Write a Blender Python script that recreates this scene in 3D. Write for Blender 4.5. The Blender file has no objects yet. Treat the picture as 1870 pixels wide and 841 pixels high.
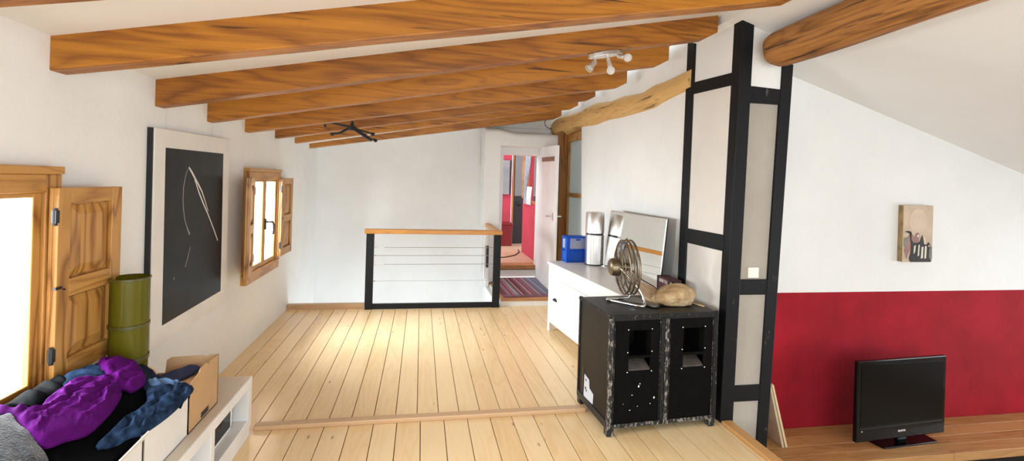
import bpy, bmesh, math, random
from mathutils import Vector, Matrix, noise
from mathutils.geometry import delaunay_2d_cdt
random.seed(7)
SC = bpy.context.scene
COL = SC.collection
PI = math.pi

# ------------------------------------------------------------------ mesh helper
class MB:
    """collects shapes and links them as ONE mesh object"""
    def __init__(s): s.v = []; s.f = []; s.m = []; s.r = []
    def add(s, vs, fs, m=0, rnd=0.0):
        b = len(s.v); s.v += [tuple(p) for p in vs]
        for f in fs: s.f.append([i + b for i in f]); s.m.append(m); s.r.append(rnd)
        return s
    def hexa(s, p, m=0, rnd=0.0):
        # p: 4 bottom (ccw from above) + 4 top
        return s.add(p, [(3,2,1,0),(4,5,6,7),(0,1,5,4),(1,2,6,5),(2,3,7,6),(3,0,4,7)], m, rnd)
    def box(s, x0, x1, y0, y1, z0, z1, m=0, rnd=0.0):
        return s.hexa([(x0,y0,z0),(x1,y0,z0),(x1,y1,z0),(x0,y1,z0),(x0,y0,z1),(x1,y0,z1),(x1,y1,z1),(x0,y1,z1)], m, rnd)
    def prism(s, pts, d, m=0):
        # pts: planar 3d outline, d: extrusion vector
        n = len(pts); d = Vector(d)
        vs = [Vector(p) for p in pts] + [Vector(p) + d for p in pts]
        fs = [tuple(range(n))[::-1], tuple(range(n, 2*n))] + [(i, (i+1) % n, n+(i+1) % n, n+i) for i in range(n)]
        return s.add(vs, fs, m)
    def tube(s, path, r, n=10, m=0, closed=False, cap=True):
        P = [Vector(p) for p in path]; k = len(P)
        rr = r if isinstance(r, (list, tuple)) else [r]*k
        vs = []; prev = None
        for i, p in enumerate(P):
            if closed: t = P[(i+1) % k] - P[i-1]
            else: t = P[min(i+1, k-1)] - P[max(i-1, 0)]
            t.normalize()
            if prev is None:
                a = Vector((0,0,1)) if abs(t.z) < .9 else Vector((1,0,0))
                u = t.cross(a).normalized()
            else:
                u = (prev - t*prev.dot(t))
                u = u.normalized() if u.length > 1e-6 else t.orthogonal().normalized()
            prev = u; w = t.cross(u)
            for j in range(n):
                a = 2*PI*j/n; vs.append(p + (u*math.cos(a) + w*math.sin(a))*rr[i])
        fs = []
        for i in range(k if closed else k-1):
            i2 = (i+1) % k
            for j in range(n): fs.append((i*n+j, i*n+(j+1) % n, i2*n+(j+1) % n, i2*n+j))
        if cap and not closed:
            fs.append(tuple(range(n))[::-1]); fs.append(tuple(range((k-1)*n, k*n)))
        return s.add(vs, fs, m)
    def lathe(s, prof, c=(0,0,0), n=32, m=0, ax=(0,0,1), cap=True):
        # prof: list of (r, h) along axis
        ax = Vector(ax).normalized(); u = ax.orthogonal().normalized(); w = ax.cross(u); c = Vector(c)
        vs = [c + ax*h + (u*math.cos(2*PI*j/n) + w*math.sin(2*PI*j/n))*r for r, h in prof for j in range(n)]
        k = len(prof)
        fs = [(i*n+j, i*n+(j+1) % n, (i+1)*n+(j+1) % n, (i+1)*n+j) for i in range(k-1) for j in range(n)]
        if cap: fs.append(tuple(range(n))[::-1]); fs.append(tuple(range((k-1)*n, k*n)))
        return s.add(vs, fs, m)
    def build(s, name, mats, parent=None, bevel=0, seg=2, smooth=False, off=(0,0,0)):
        me = bpy.data.meshes.new(name)
        o = Vector(off)
        me.from_pydata([Vector(p) - o for p in s.v], [], s.f)
        if not isinstance(mats, (list, tuple)): mats = [mats]
        for m in mats: me.materials.append(m)
        me.polygons.foreach_set('material_index', s.m)
        at = me.attributes.new('rnd', 'FLOAT', 'FACE'); at.data.foreach_set('value', s.r)
        bm = bmesh.new(); bm.from_mesh(me); bmesh.ops.recalc_face_normals(bm, faces=bm.faces); bm.to_mesh(me); bm.free()
        if smooth:
            me.polygons.foreach_set('use_smooth', [True]*len(me.polygons))
            try: me.set_sharp_from_angle(angle=math.radians(40))
            except Exception: pass
        me.update()
        ob = bpy.data.objects.new(name, me); COL.objects.link(ob)
        if parent: ob.parent = parent
        if bevel:
            b = ob.modifiers.new('bevel', 'BEVEL'); b.width = bevel; b.segments = seg; b.limit_method = 'ANGLE'; b.angle_limit = math.radians(40)
        return ob

def tag(o, label=None, cat=None, group=None, kind=None):
    if label: o['label'] = label
    if cat: o['category'] = cat
    if group: o['group'] = group
    if kind: o['kind'] = kind
    return o
def thing(name, label, cat, loc=(0,0,0), rotz=0, group=None, kind=None, rot=None):
    o = bpy.data.objects.new(name, None); COL.objects.link(o); o.empty_display_size = .1
    o.location = loc; o.rotation_euler = rot if rot else (0,0,rotz)
    return tag(o, label, cat, group, kind)
def wpart(name, mb, mat, T, **k):      # part given in world coordinates under an unrotated thing
    return mb.build(name, mat, T, off=T.location, **k)
def sub(name, mb, mat, part, T, **k):  # sub-part given in world coordinates
    return mb.build(name, mat, part, off=T.location, **k)
def single(name, mb, mat, label, cat, group=None, **k):
    xs, ys, zs = zip(*mb.v)
    c = ((min(xs)+max(xs))/2, (min(ys)+max(ys))/2, min(zs))
    o = mb.build(name, mat, None, off=c, **k); o.location = c
    return tag(o, label, cat, group)
def struct(name, mb, mat, **k):
    return tag(mb.build(name, mat, None, **k), kind='structure')

# ------------------------------------------------------------------ materials
def S(h):
    def f(c): c /= 255; return c/12.92 if c <= .04045 else ((c+.055)/1.055)**2.4
    return tuple(f(int(h[i:i+2], 16)) for i in (0, 2, 4)) + (1,)
class NT:
    def __init__(s, name):
        s.mat = bpy.data.materials.new(name); s.mat.use_nodes = True
        s.t = s.mat.node_tree; s.b = s.t.nodes['Principled BSDF']
    def n(s, typ, **kw):
        nd = s.t.nodes.new(typ)
        for k, v in kw.items():
            if k.startswith('_'): nd.inputs[k[1:]].default_value = v
            else: setattr(nd, k, v)
        return nd
    def l(s, a, b): s.t.links.new(a, b)
    def ramp(s, fac, stops, interp='LINEAR'):
        r = s.n('ShaderNodeValToRGB'); r.color_ramp.interpolation = interp
        el = r.color_ramp.elements
        while len(el) < len(stops): el.new(.5)
        for e, (p, c) in zip(el, stops): e.position = p; e.color = c
        s.l(fac, r.inputs[0]); return r
    def math(s, op, a, b=None, c=None):
        nd = s.n('ShaderNodeMath', operation=op)
        for i, x in enumerate((a, b, c)):
            if x is None: continue
            if isinstance(x, (int, float)): nd.inputs[i].default_value = x
            else: s.l(x, nd.inputs[i])
        return nd.outputs[0]
    def mix(s, fac, a, b, mode='MIX'):
        nd = s.n('ShaderNodeMix', data_type='RGBA', blend_type=mode)
        for i, x in ((0, fac), (6, a), (7, b)):
            if isinstance(x, (int, float)): nd.inputs[i].default_value = x
            elif isinstance(x, tuple): nd.inputs[i].default_value = x
            else: s.l(x, nd.inputs[i])
        return nd.outputs[2]
    def bump(s, h, strength=.2, dist=.01):
        b = s.n('ShaderNodeBump'); b.inputs['Strength'].default_value = strength; b.inputs['Distance'].default_value = dist
        s.l(h, b.inputs['Height']); s.l(b.outputs[0], s.b.inputs['Normal'])

def plain(name, col, rough=.5, metal=0, spec=.5, nscale=0, namt=.0, bump=0, bscale=60, sheen=0):
    m = NT(name); m.b.inputs['Roughness'].default_value = rough; m.b.inputs['Metallic'].default_value = metal
    m.b.inputs['Specular IOR Level'].default_value = spec
    if sheen: m.b.inputs['Sheen Weight'].default_value = sheen
    tc = m.n('ShaderNodeTexCoord')
    nz = m.n('ShaderNodeTexNoise', _Scale=nscale or 4.0, _Detail=5.0); m.l(tc.outputs['Object'], nz.inputs['Vector'])
    a = namt or .06
    lo = tuple(c*(1-a) for c in col[:3]) + (1,); hi = tuple(min(1, c*(1+a)) for c in col[:3]) + (1,)
    r = m.ramp(nz.outputs['Fac'], [(.3, lo), (.7, hi)]); m.l(r.outputs[0], m.b.inputs['Base Color'])
    if bump:
        n2 = m.n('ShaderNodeTexNoise', _Scale=bscale, _Detail=4.0); m.l(tc.outputs['Object'], n2.inputs['Vector'])
        m.bump(n2.outputs['Fac'], bump, .01)
    return m.mat

def wood(name, light, mid, dark, axis='X', fig=1.0, streak=1.0, knots=.5, rough=.45, cracks=0, vary=.12, scale=1.0, knotcol=None, kn=(2.6, 9.0)):
    m = NT(name); m.b.inputs['Roughness'].default_value = rough
    tc = m.n('ShaderNodeTexCoord'); oi = m.n('ShaderNodeObjectInfo')
    at = m.n('ShaderNodeAttribute', attribute_name='rnd')
    k = m.math('ADD', m.math('MULTIPLY', oi.outputs['Random'], 13.0), m.math('MULTIPLY', at.outputs['Fac'], 29.0))
    off = m.n('ShaderNodeCombineXYZ')
    for i in range(3): m.l(k, off.inputs[i])
    ad = m.n('ShaderNodeVectorMath', operation='ADD'); m.l(tc.outputs['Object'], ad.inputs[0]); m.l(off.outputs[0], ad.inputs[1])
    def mapped(al, cr):
        mp = m.n('ShaderNodeMapping'); sc = [cr*scale]*3; sc['XYZ'.index(axis)] = al*scale
        mp.inputs['Scale'].default_value = sc; m.l(ad.outputs[0], mp.inputs['Vector']); return mp.outputs[0]
    n1 = m.n('ShaderNodeTexNoise', _Scale=1.0, _Detail=2.0, _Distortion=.3); m.l(mapped(.9, 6.5), n1.inputs['Vector'])
    ring = m.math('PINGPONG', m.math('MULTIPLY', n1.outputs['Fac'], 16.0), 1.0)
    n2 = m.n('ShaderNodeTexNoise', _Scale=1.0, _Detail=5.0, _Roughness=.65); m.l(mapped(2.5, 75.0), n2.inputs['Vector'])
    n3 = m.n('ShaderNodeTexNoise', _Scale=1.0, _Detail=2.0); m.l(mapped(.8, 3.0), n3.inputs['Vector'])
    f = m.math('ADD', m.math('MULTIPLY', m.math('POWER', ring, 2.0), .42*fig), m.math('MULTIPLY', m.math('SUBTRACT', n2.outputs['Fac'], .35), .85*streak))
    f = m.math('ADD', f, m.math('MULTIPLY', m.math('SUBTRACT', n3.outputs['Fac'], .5), .7))
    f = m.math('ADD', f, m.math('MULTIPLY', m.math('SUBTRACT', at.outputs['Fac'], .5), vary*3))
    r = m.ramp(f, [(0.0, light), (.45, mid), (1.0, dark)])
    c = r.outputs[0]
    if knots:
        vo = m.n('ShaderNodeTexVoronoi', _Scale=1.0, _Randomness=1.0); m.l(mapped(*kn), vo.inputs['Vector'])
        kr = m.ramp(vo.outputs['Distance'], [(.04, (1,1,1,1)), (.09, (.35,.35,.35,1)), (.17, (0,0,0,1))])
        sel = m.math('GREATER_THAN', vo.outputs['Color'], 1-.55*knots)
        c = m.mix(m.math('MULTIPLY', kr.outputs[0], m.math('MULTIPLY', sel, .85)), c, knotcol or tuple(x*.55 for x in dark[:3])+(1,))
    if cracks:
        n4 = m.n('ShaderNodeTexNoise', _Scale=1.0, _Detail=4.0, _Roughness=.6, _Distortion=.25); m.l(mapped(1.0, 24.0), n4.inputs['Vector'])
        cr = m.ramp(n4.outputs['Fac'], [(.635-.012*cracks, (0,0,0,1)), (.685-.012*cracks, (1,1,1,1))])
        c = m.mix(m.math('MULTIPLY', cr.outputs[0], .8), c, tuple(x*.35 for x in dark[:3])+(1,))
    m.l(c, m.b.inputs['Base Color'])
    m.bump(m.math('ADD', n2.outputs['Fac'], ring), .08, .004)
    return m.mat

def worn(name, base, chip, amt=.5, scale=30, rough=.4, metal=.3):
    m = NT(name); tc = m.n('ShaderNodeTexCoord')
    mp = m.n('ShaderNodeMapping'); mp.inputs['Scale'].default_value = (1, 1, .45); m.l(tc.outputs['Object'], mp.inputs['Vector'])
    nz = m.n('ShaderNodeTexNoise', _Scale=scale, _Detail=6.0, _Roughness=.7); m.l(mp.outputs[0], nz.inputs['Vector'])
    lo = .5 + (.5-amt)*.35
    r = m.ramp(nz.outputs['Fac'], [(lo-.03, (0,0,0,1)), (lo+.04, (1,1,1,1))])
    m.l(m.mix(r.outputs[0], base, chip), m.b.inputs['Base Color'])
    m.l(m.math('MULTIPLY', r.outputs[0], metal), m.b.inputs['Metallic'])
    m.b.inputs['Roughness'].default_value = rough; m.b.inputs['Specular IOR Level'].default_value = .22
    return m.mat

def glass(name, tint=(1,1,1,1), gloss=.06, rough=0.0, fac_t=None):
    m = NT(name); t = m.t; t.nodes.remove(m.b)
    out = t.nodes['Material Output']
    tr = m.n('ShaderNodeBsdfTransparent'); tr.inputs[0].default_value = tint
    gl = m.n('ShaderNodeBsdfGlossy'); gl.inputs['Roughness'].default_value = max(rough, .02)
    mx = m.n('ShaderNodeMixShader'); mx.inputs[0].default_value = gloss
    m.l(tr.outputs[0], mx.inputs[1]); m.l(gl.outputs[0], mx.inputs[2]); m.l(mx.outputs[0], out.inputs[0])
    return m.mat
def frosted(name, col, tr=.6, clear=0.0):
    m = NT(name); t = m.t; t.nodes.remove(m.b); out = t.nodes['Material Output']
    d = m.n('ShaderNodeBsdfPrincipled'); d.inputs['Base Color'].default_value = col; d.inputs['Roughness'].default_value = .25
    tl = m.n('ShaderNodeBsdfTranslucent'); tl.inputs[0].default_value = col
    mx = m.n('ShaderNodeMixShader'); mx.inputs[0].default_value = tr
    m.l(d.outputs[0], mx.inputs[1]); m.l(tl.outputs[0], mx.inputs[2]); last = mx
    if clear:
        c = m.n('ShaderNodeBsdfTransparent'); c.inputs[0].default_value = tuple(min(1, x*1.15+.05) for x in col[:3])+(1,)
        m2 = m.n('ShaderNodeMixShader'); m2.inputs[0].default_value = clear
        m.l(mx.outputs[0], m2.inputs[1]); m.l(c.outputs[0], m2.inputs[2]); last = m2
    m.l(last.outputs[0], out.inputs[0]); return m.mat

def plaster(name, col, amt=.04, bump=.25):
    m = NT(name); m.b.inputs['Roughness'].default_value = .85; m.b.inputs['Specular IOR Level'].default_value = .2
    tc = m.n('ShaderNodeTexCoord')
    a = m.n('ShaderNodeTexNoise', _Scale=1.6, _Detail=5.0, _Roughness=.6); m.l(tc.outputs['Object'], a.inputs['Vector'])
    r = m.ramp(a.outputs['Fac'], [(.3, tuple(c*(1-amt) for c in col[:3])+(1,)), (.7, tuple(min(1, c*(1+amt)) for c in col[:3])+(1,))])
    m.l(r.outputs[0], m.b.inputs['Base Color'])
    b = m.n('ShaderNodeTexNoise', _Scale=14.0, _Detail=6.0, _Roughness=.6); m.l(tc.outputs['Object'], b.inputs['Vector'])
    m.bump(b.outputs['Fac'], bump, .012)
    return m.mat

M = {}
M['plaster'] = plaster('white_plaster', (.80,.80,.79,1))
M['ceil'] = plaster('ceiling_plaster', (.80,.80,.79,1), .02, .12)
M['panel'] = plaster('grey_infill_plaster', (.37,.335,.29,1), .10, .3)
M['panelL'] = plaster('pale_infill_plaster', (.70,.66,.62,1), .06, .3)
M['red'] = plaster('red_wall_paint', (.30,.008,.018,1), .30, .2)
M['pink'] = plaster('red_room_hazed_paint', (.46,.055,.085,1), .15, .2)  # red paint paled towards pink, flare haze put into the colour
M['floor'] = wood('pine_floor', S('EDCFA2'), S('E2BE8A'), S('C4955C'), 'Y', fig=.45, streak=.4, knots=.6, rough=.25, vary=.10, knotcol=S('8A5A30'), kn=(5.5, 15.0))
M['floord'] = plain('floor_groove', S('6B4A2C'), .9)
M['sill'] = wood('oak_threshold', S('C4A17C'), S('B08A66'), S('8C6848'), 'X', fig=.4, knots=0, rough=.4)
M['silly'] = wood('oak_threshold_side', S('C9965E'), S('B07C48'), S('8F5F35'), 'Y', fig=.4, knots=0, rough=.4)
M['beam'] = wood('honey_beam', S('B4741F'), S('8A5112'), S('3C1F06'), 'X', fig=.8, streak=1.15, knots=.7, rough=.45, cracks=1.6, scale=.9)
M['log'] = wood('aged_log', S('A87238'), S('7E5022'), S('38200A'), 'Y', fig=.8, streak=2.0, knots=.4, rough=.7, cracks=6.5)
M['logpale'] = wood('pale_log', S('D2A869'), S('B98A4C'), S('7A5020'), 'Y', fig=.5, streak=1.2, knots=.5, rough=.65, cracks=2.0)
M['shutterz'] = wood('pine_shutter_upright', S('B98848'), S('9C6A30'), S('5E3812'), 'Z', fig=1.9, streak=.7, knots=.3, rough=.38)
M['shuttery'] = wood('pine_shutter_rail', S('B98848'), S('9C6A30'), S('5E3812'), 'Y', fig=1.3, streak=.7, knots=.3, rough=.38)
M['rail'] = wood('pine_handrail', S('BE8238'), S('A66C2A'), S('7A4A1A'), 'X', fig=.6, knots=.5, rough=.35)
M['bench'] = wood('oak_bench', S('B98A58'), S('9E6E40'), S('734826'), 'X', fig=.6, streak=.7, knots=.6, rough=.4, vary=.12)
M['blackwood'] = worn('black_timber_paint', (.006,.0065,.008,1), (.10,.095,.09,1), .02, 14, .5, 0)
M['steelblack'] = worn('black_metal_post', (.010,.011,.013,1), (.05,.05,.05,1), -.05, 12, .55, .0)
M['white'] = plain('white_lacquer', (.80,.79,.775,1), .35, bump=.03)
M['shelfw'] = plain('white_foil_board', (.78,.77,.76,1), .4)
M['shelftop'] = plain('shelf_top_board', (.66,.58,.48,1), .35)
M['chrome'] = plain('chrome', (.75,.75,.74,1), .12, 1)
M['steel'] = plain('brushed_steel', (.72,.70,.68,1), .33, 1, nscale=3, namt=.05)
M['darksteel'] = plain('dark_metal', (.05,.05,.055,1), .4, .8)
M['platesteel'] = plain('grey_plate_metal', (.16,.155,.15,1), .35, .8)
M['black'] = plain('black_plastic', (.008,.008,.009,1), .35)
M['gloss'] = plain('gloss_black', (.003,.003,.0035,1), .10, spec=.2)
M['screen'] = plain('tv_screen', (.002,.002,.0022,1), .22, spec=.12)
M['print'] = plain('black_print', (.012,.012,.012,1), .32, nscale=6, namt=.4, spec=.15)
M['mat'] = plain('white_picture_border', (.74,.71,.67,1), .5)
M['chalk'] = plain('white_line', (.75,.70,.66,1), .6)
M['chalkdim'] = plain('faint_grey_line', (.32,.29,.27,1), .7)
M['glass'] = glass('window_glass', (1,1,1,1), .05)
M['frost'] = frosted('frosted_glass', (.50,.52,.50,1), .5)
M['card'] = plain('cardboard', S('B8946A'), .8, nscale=5, namt=.08, bump=.05)
M['cardin'] = plain('cardboard_inside', S('D3AE86'), .85, nscale=5, namt=.06)
M['boxwhite'] = plain('white_card', (.74,.72,.69,1), .6)
M['bin'] = frosted('olive_plastic', (.22,.20,.012,1), .45, .18)
M['binrim'] = plain('olive_rim', (.07,.065,.008,1), .35)
M['blueplastic'] = frosted('blue_plastic', (.05,.26,.80,1), .45, .35)
M['clearplastic'] = frosted('clear_plastic', (.75,.80,.88,1), .4, .45)
M['stuffing'] = plain('drawer_contents', (.45,.32,.40,1), .8, nscale=22, namt=.9)
M['mirror'] = plain('mirror_glass', (.86,.86,.84,1), .015, 1, nscale=1, namt=.01)
M['doorw'] = plain('white_door_paint', (.82,.81,.80,1), .4, bump=.04, bscale=12)
M['blackdoor'] = plain('black_door_paint', (.012,.012,.014,1), .35)
M['greydoor'] = plain('grey_door_panel', (.16,.155,.155,1), .4)
M['rust'] = plain('brown_iron', S('8A6A56'), .6, .2, nscale=20, namt=.3)
M['casebody'] = plain('black_vinyl', (.003,.0029,.0028,1), .55, spec=.05, nscale=30, namt=.3, bump=.05, bscale=220)
M['caseside'] = plain('black_vinyl_side', (.008,.007,.006,1), .4, spec=.22, nscale=8, namt=.3, bump=.04, bscale=220)
M['edge'] = worn('worn_metal_edging', (.010,.010,.010,1), (.26,.235,.21,1), .13, 70, .45, .4)
M['edgepale'] = worn('scuffed_metal_edging', (.02,.02,.02,1), (.30,.275,.25,1), .36, 60, .45, .4)
M['hornwood'] = plain('grey_horn_lip', (.055,.045,.037,1), .6, nscale=18, namt=.4)
M['label'] = plain('torn_paper_label', (.55,.57,.64,1), .6)
M['chipw'] = plain('white_chip', (.75,.74,.70,1), .6)
M['bronze'] = plain('bronze_metal', S('7A6C58'), .34, .85, nscale=10, namt=.15)
M['blade'] = plain('fan_blade_grey', S('8C8074'), .4, .3)
M['maroon'] = plain('maroon_box', S('4A1D22'), .4, nscale=8, namt=.15)
M['maroond'] = plain('maroon_box_side', S('2A0C0C'), .4)
M['letter'] = plain('pale_lettering', (.68,.62,.60,1), .6)
M['cable'] = plain('black_cable', (.006,.006,.006,1), .5)
M['wirew'] = plain('pale_wire', (.6,.58,.54,1), .4)
M['rope'] = plain('steel_rope', (.42,.38,.34,1), .4, .8)
M['purple'] = plain('purple_jersey', (.068,.002,.098,1), .85, spec=.1, nscale=9, namt=.25, bump=.15, bscale=160)
M['denim'] = plain('blue_denim', (.017,.034,.074,1), .95, spec=.05, nscale=24, namt=.75, bump=.2, bscale=240)
M['denimL'] = plain('light_denim', (.07,.14,.27,1), .85, nscale=14, namt=.45, bump=.2, bscale=240)
M['slate'] = plain('slate_blue_cloth', (.045,.058,.125,1), .85, spec=.1, nscale=8, namt=.25)
M['navy'] = plain('navy_cloth', (.010,.015,.034,1), .85, spec=.15, nscale=8, namt=.3, bump=.1, bscale=160)
M['blackcloth'] = plain('black_cloth', (.0012,.0014,.002,1), .8, spec=.06, bump=.1, bscale=160)
M['wool'] = plain('grey_wool', (.028,.028,.032,1), .95, spec=.05, nscale=55, namt=.8, bump=.5, bscale=180, sheen=.4)
M['tan'] = plain('tan_paper_cloth', S('C0A484'), .8, nscale=6, namt=.12, bump=.1, bscale=30)
M['stick'] = plain('pale_stick', S('C9A87A'), .7)
M['plank'] = plain('pale_plank', S('C2AE92'), .75, nscale=9, namt=.15)
M['planke'] = plain('pale_plank_edge', S('D8C19A'), .75, nscale=9, namt=.1)
M['switch'] = plain('white_plastic', (.80,.77,.72,1), .35)
M['bulb'] = frosted('opal_bulb', (.85,.84,.82,1), .4, .1)
M['darkred'] = plain('dark_red_bin', (.16,.008,.01,1), .45)
M['orangewood'] = wood('orange_casing', S('B0703C'), S('985628'), S('6E3A16'), 'Z', knots=0)
M['darkwood'] = wood('brown_doorpost', S('9A6428'), S('6E4115'), S('3D2008'), 'Z', fig=.8, knots=.3, rough=.5, cracks=.8)
M['curtain'] = frosted('pale_curtain', (.80,.80,.80,1), .4, .1)
M['greypic'] = plain('grey_print', (.22,.22,.23,1), .5, nscale=3, namt=.2)
M['grey_floor'] = plain('inner_floor', S('C9A488'), .4, nscale=3, namt=.08)
M['step'] = wood('step_nosing', S('B98250'), S('A06C3C'), S('7A4A24'), 'X', knots=0)
M['groundin'] = plain('lower_room_floor', (.48,.33,.18,1), .5)
# rock
def rockmat():
    m = NT('tan_stone'); m.b.inputs['Roughness'].default_value = .75
    tc = m.n('ShaderNodeTexCoord')
    a = m.n('ShaderNodeTexNoise', _Scale=8.0, _Detail=7.0, _Roughness=.6, _Distortion=.5); m.l(tc.outputs['Object'], a.inputs['Vector'])
    r = m.ramp(a.outputs['Fac'], [(.30, S('7A5A38')), (.46, S('A98A62')), (.58, S('BFA682')), (.72, S('D2C2A8'))])
    m.l(r.outputs[0], m.b.inputs['Base Color']); m.bump(a.outputs['Fac'], .35, .02); return m.mat
M['rock'] = rockmat()
# striped rug
def rugmat():
    m = NT('striped_rug'); m.b.inputs['Roughness'].default_value = .95
    tc = m.n('ShaderNodeTexCoord'); sp = m.n('ShaderNodeSeparateXYZ'); m.l(tc.outputs['Object'], sp.inputs[0])
    x = m.math('ADD', m.math('MULTIPLY', sp.outputs[0], 1/.70), .5)
    mr = S('74303C'); pk = S('CC6078'); wt = S('E6D4D0'); gy = S('857E88'); bl = S('747C9A'); pu = S('8E5C6C')
    st = [(0,mr),(.10,gy),(.15,pk),(.17,mr),(.20,pk),(.22,gy),(.27,wt),(.285,gy),(.33,mr),(.37,wt),(.385,mr),(.47,pu),(.53,wt),(.545,mr),(.58,pk),(.59,pu),(.65,gy),(.69,wt),(.70,pu),(.75,bl),(.82,wt),(.83,bl),(.9,gy),(.95,bl)]
    r = m.ramp(x, st, 'CONSTANT')
    y = sp.outputs[1]
    bd = m.math('LESS_THAN', y, -.43)
    c = m.mix(m.math('MULTIPLY', bd, .75), r.outputs[0], pu)
    nz = m.n('ShaderNodeTexNoise', _Scale=240.0); m.l(tc.outputs['Object'], nz.inputs['Vector'])
    c = m.mix(m.math('MULTIPLY', nz.outputs['Fac'], .35), c, (.05,.03,.04,1))
    m.l(c, m.b.inputs['Base Color']); m.bump(nz.outputs['Fac'], .4, .005); return m.mat
M['rug'] = rugmat()

# ------------------------------------------------------------------ room constants
XL, XR = -1.447, 1.93
YT, YB = 2.87, 5.40          # threshold, back edge of the boarded floor
YW = 6.70                    # back wall
YR = 3.025                   # red wall
def zl(Y): return 2.065 - .0235*Y            # ceiling at the left wall
def zr(Y): return 2.655 - .030*(Y-2.76)      # ceiling at the ridge
def zc(X, Y): t = (X-XL)/(XR-XL); return zl(Y)*(1-t) + zr(Y)*t
def zcr(X): return 2.359 - .301*(X-2.754)    # right hand roof slope

# ------------------------------------------------------------------ floors
def boards(x0, x1, y0, y1, w, ztop, seed, along='Y', th=.028, gap=.0045, fixed=None):
    rn = random.Random(seed); mb = MB(); x = x0
    while x < x1-1e-4:
        xe = min(x+w*rn.uniform(.97, 1.03), x1)
        mb.box(x+gap/2, xe-gap/2, y0, y1, ztop-th, ztop, 0, rn.random()); x = xe
    mb.box(x0, x1, y0, y1, ztop-th-.02, ztop-th+.004, 1)
    return mb
struct('floor', boards(-1.455, 1.93, YT, YB, .1335, 0, 3), [M['floor'], M['floord']], bevel=.0015, seg=1)
struct('floor.001', boards(-1.455+.05, 1.935, -1.6, YT, .1438, -.002, 5), [M['floor'], M['floord']], bevel=.0015, seg=1)
single('floor_threshold', MB().box(-.93, 1.112, 2.85, 2.905, -.002, .026), M['sill'], 'oak batten across the floorboards from white shelf to black cabinet', 'threshold', bevel=.006)
single('floor_kerb', MB().box(XL+.005, -.612, YB-.015, YB+.05, 0.0, .055), M['sill'], 'low wooden kerb at the floor edge left of the stair railing', 'kerb', bevel=.004)
mb = MB().box(1.935, 2.005, -1.6, 2.625, -.06, .016)
single('edge_trim', mb, M['silly'], 'oak edging strip along the floor edge below the black corner post', 'trim', bevel=.005)
struct('floor.002', MB().box(XR+.07, 6.3, -1.6, YR, -.80, -.75), M['groundin'])
struct('wall_floor_edge', MB().box(1.90, 1.94, -1.6, 2.63, -.8, -.05), M['plaster'])

# ------------------------------------------------------------------ walls
def wall_x(x0, x1, ys, zs, holes):
    """wall slab between x0,x1 split on ys/zs with holes (y0,y1,z0,z1)"""
    mb = MB(); Y = sorted(set(ys + [h for q in holes for h in q[:2]])); Z = sorted(set(zs + [h for q in holes for h in q[2:]]))
    for a, b in zip(Y, Y[1:]):
        for c, d in zip(Z, Z[1:]):
            if any(q[0] <= a and b <= q[1] and q[2] <= c and d <= q[3] for q in holes): continue
            mb.box(x0, x1, a, b, c, d)
    return mb
W1 = (1.21, 2.056, .56, 1.507)   # window casings (y0,y1,z0,z1)
W2 = (4.037, 4.885, .575, 1.552)
def hole(w): return (w[0]+.03, w[1]-.03, w[2]+.04, w[3]-.05)
def solid_wall(mb, top): return mb
wl = wall_x(XL-.13, XL, [-1.6, YW+.1], [-1.7, 2.2], [hole(W1), hole(W2)])
struct('wall_left', wl, M['plaster'])
# back wall (also forms the far side of the stairwell)
struct('wall_back', MB().box(XL-.13, 1.12, YW, YW+.15, -1.7, 2.62).box(1.12, 2.05, YW, YW+.08, 2.02, 2.75), M['plaster'])
# stairwell: lower sides and bottom
struct('wall_stairwell', MB().box(.93, .975, YB, YW, -1.7, .02).box(XL, .975, YB-.12, YB-.02, -1.7, -.06), M['plaster'])
struct('floor.003', MB().box(XL, .98, YB-.1, YW, -1.75, -1.7), M['plaster'])
# door block: thick plastered surround with a soft rounded lintel
DB = MB()
yf = 6.30
def ltop(x): t = max(0, min(1, (x-1.05)/.25)); return 2.255 - .05*t*t*(3-2*t)
xs = [.86+.05*i for i in range(26)]+[2.16]
prof = lambda x: [(yf, 2.01)] + [(yf+.09-.09*math.cos(a*PI/12), ltop(x)-.075+.075*math.sin(a*PI/12)) for a in range(7)] + [(YW+.02, ltop(x)+.01), (YW+.02, 2.01)]
k = len(prof(1)); vs = [(x, y, z) for x in xs for y, z in prof(x)]
fs = [(i*k+j, (i+1)*k+j, (i+1)*k+(j+1) % k, i*k+(j+1) % k) for i in range(len(xs)-1) for j in range(k)] + [tuple(range(k)), tuple(range((len(xs)-1)*k, len(xs)*k))]
struct('wall_lintel', MB().add(vs, fs), M['plaster'], smooth=True)
DB.box(.86, 1.085, yf, YW+.02, .087, 2.01).box(.86, .974, yf, YW+.02, .021, .087)
DB.box(1.715, 2.16, yf, YW+.02, .087, 2.01)
struct('wall_doorway', DB, M['plaster'])
# inner frame of the doorway
IF = MB()
IF.box(1.085, 1.185, 6.60, 6.76, .085, 1.91).box(1.745, 1.96, 6.60, 6.76, .085, 1.91).box(1.08, 1.96, 6.60, 6.76, 1.905, 2.3)
struct('trim_1', IF, M['plaster'], bevel=.012)
# white wall on the right, from corner post to the glazed frame
def xw(z): return 1.935+.030*z          # old wall leans outwards
mb = MB().hexa([(xw(-.1),2.66,-.1),(xw(-.1)+.1,2.66,-.1),(xw(-.1)+.1,5.20,-.1),(xw(-.1),5.20,-.1),(xw(2.7),2.66,2.7),(xw(2.7)+.1,2.66,2.7),(xw(2.7)+.1,5.66,2.7),(xw(2.7),5.66,2.7)])
mb.box(xw(2.3)+.03, xw(2.3)+.12, 5.4, 6.72, 2.16, 2.68)
struct('wall_right', mb, M['plaster'], bevel=.006)
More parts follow.
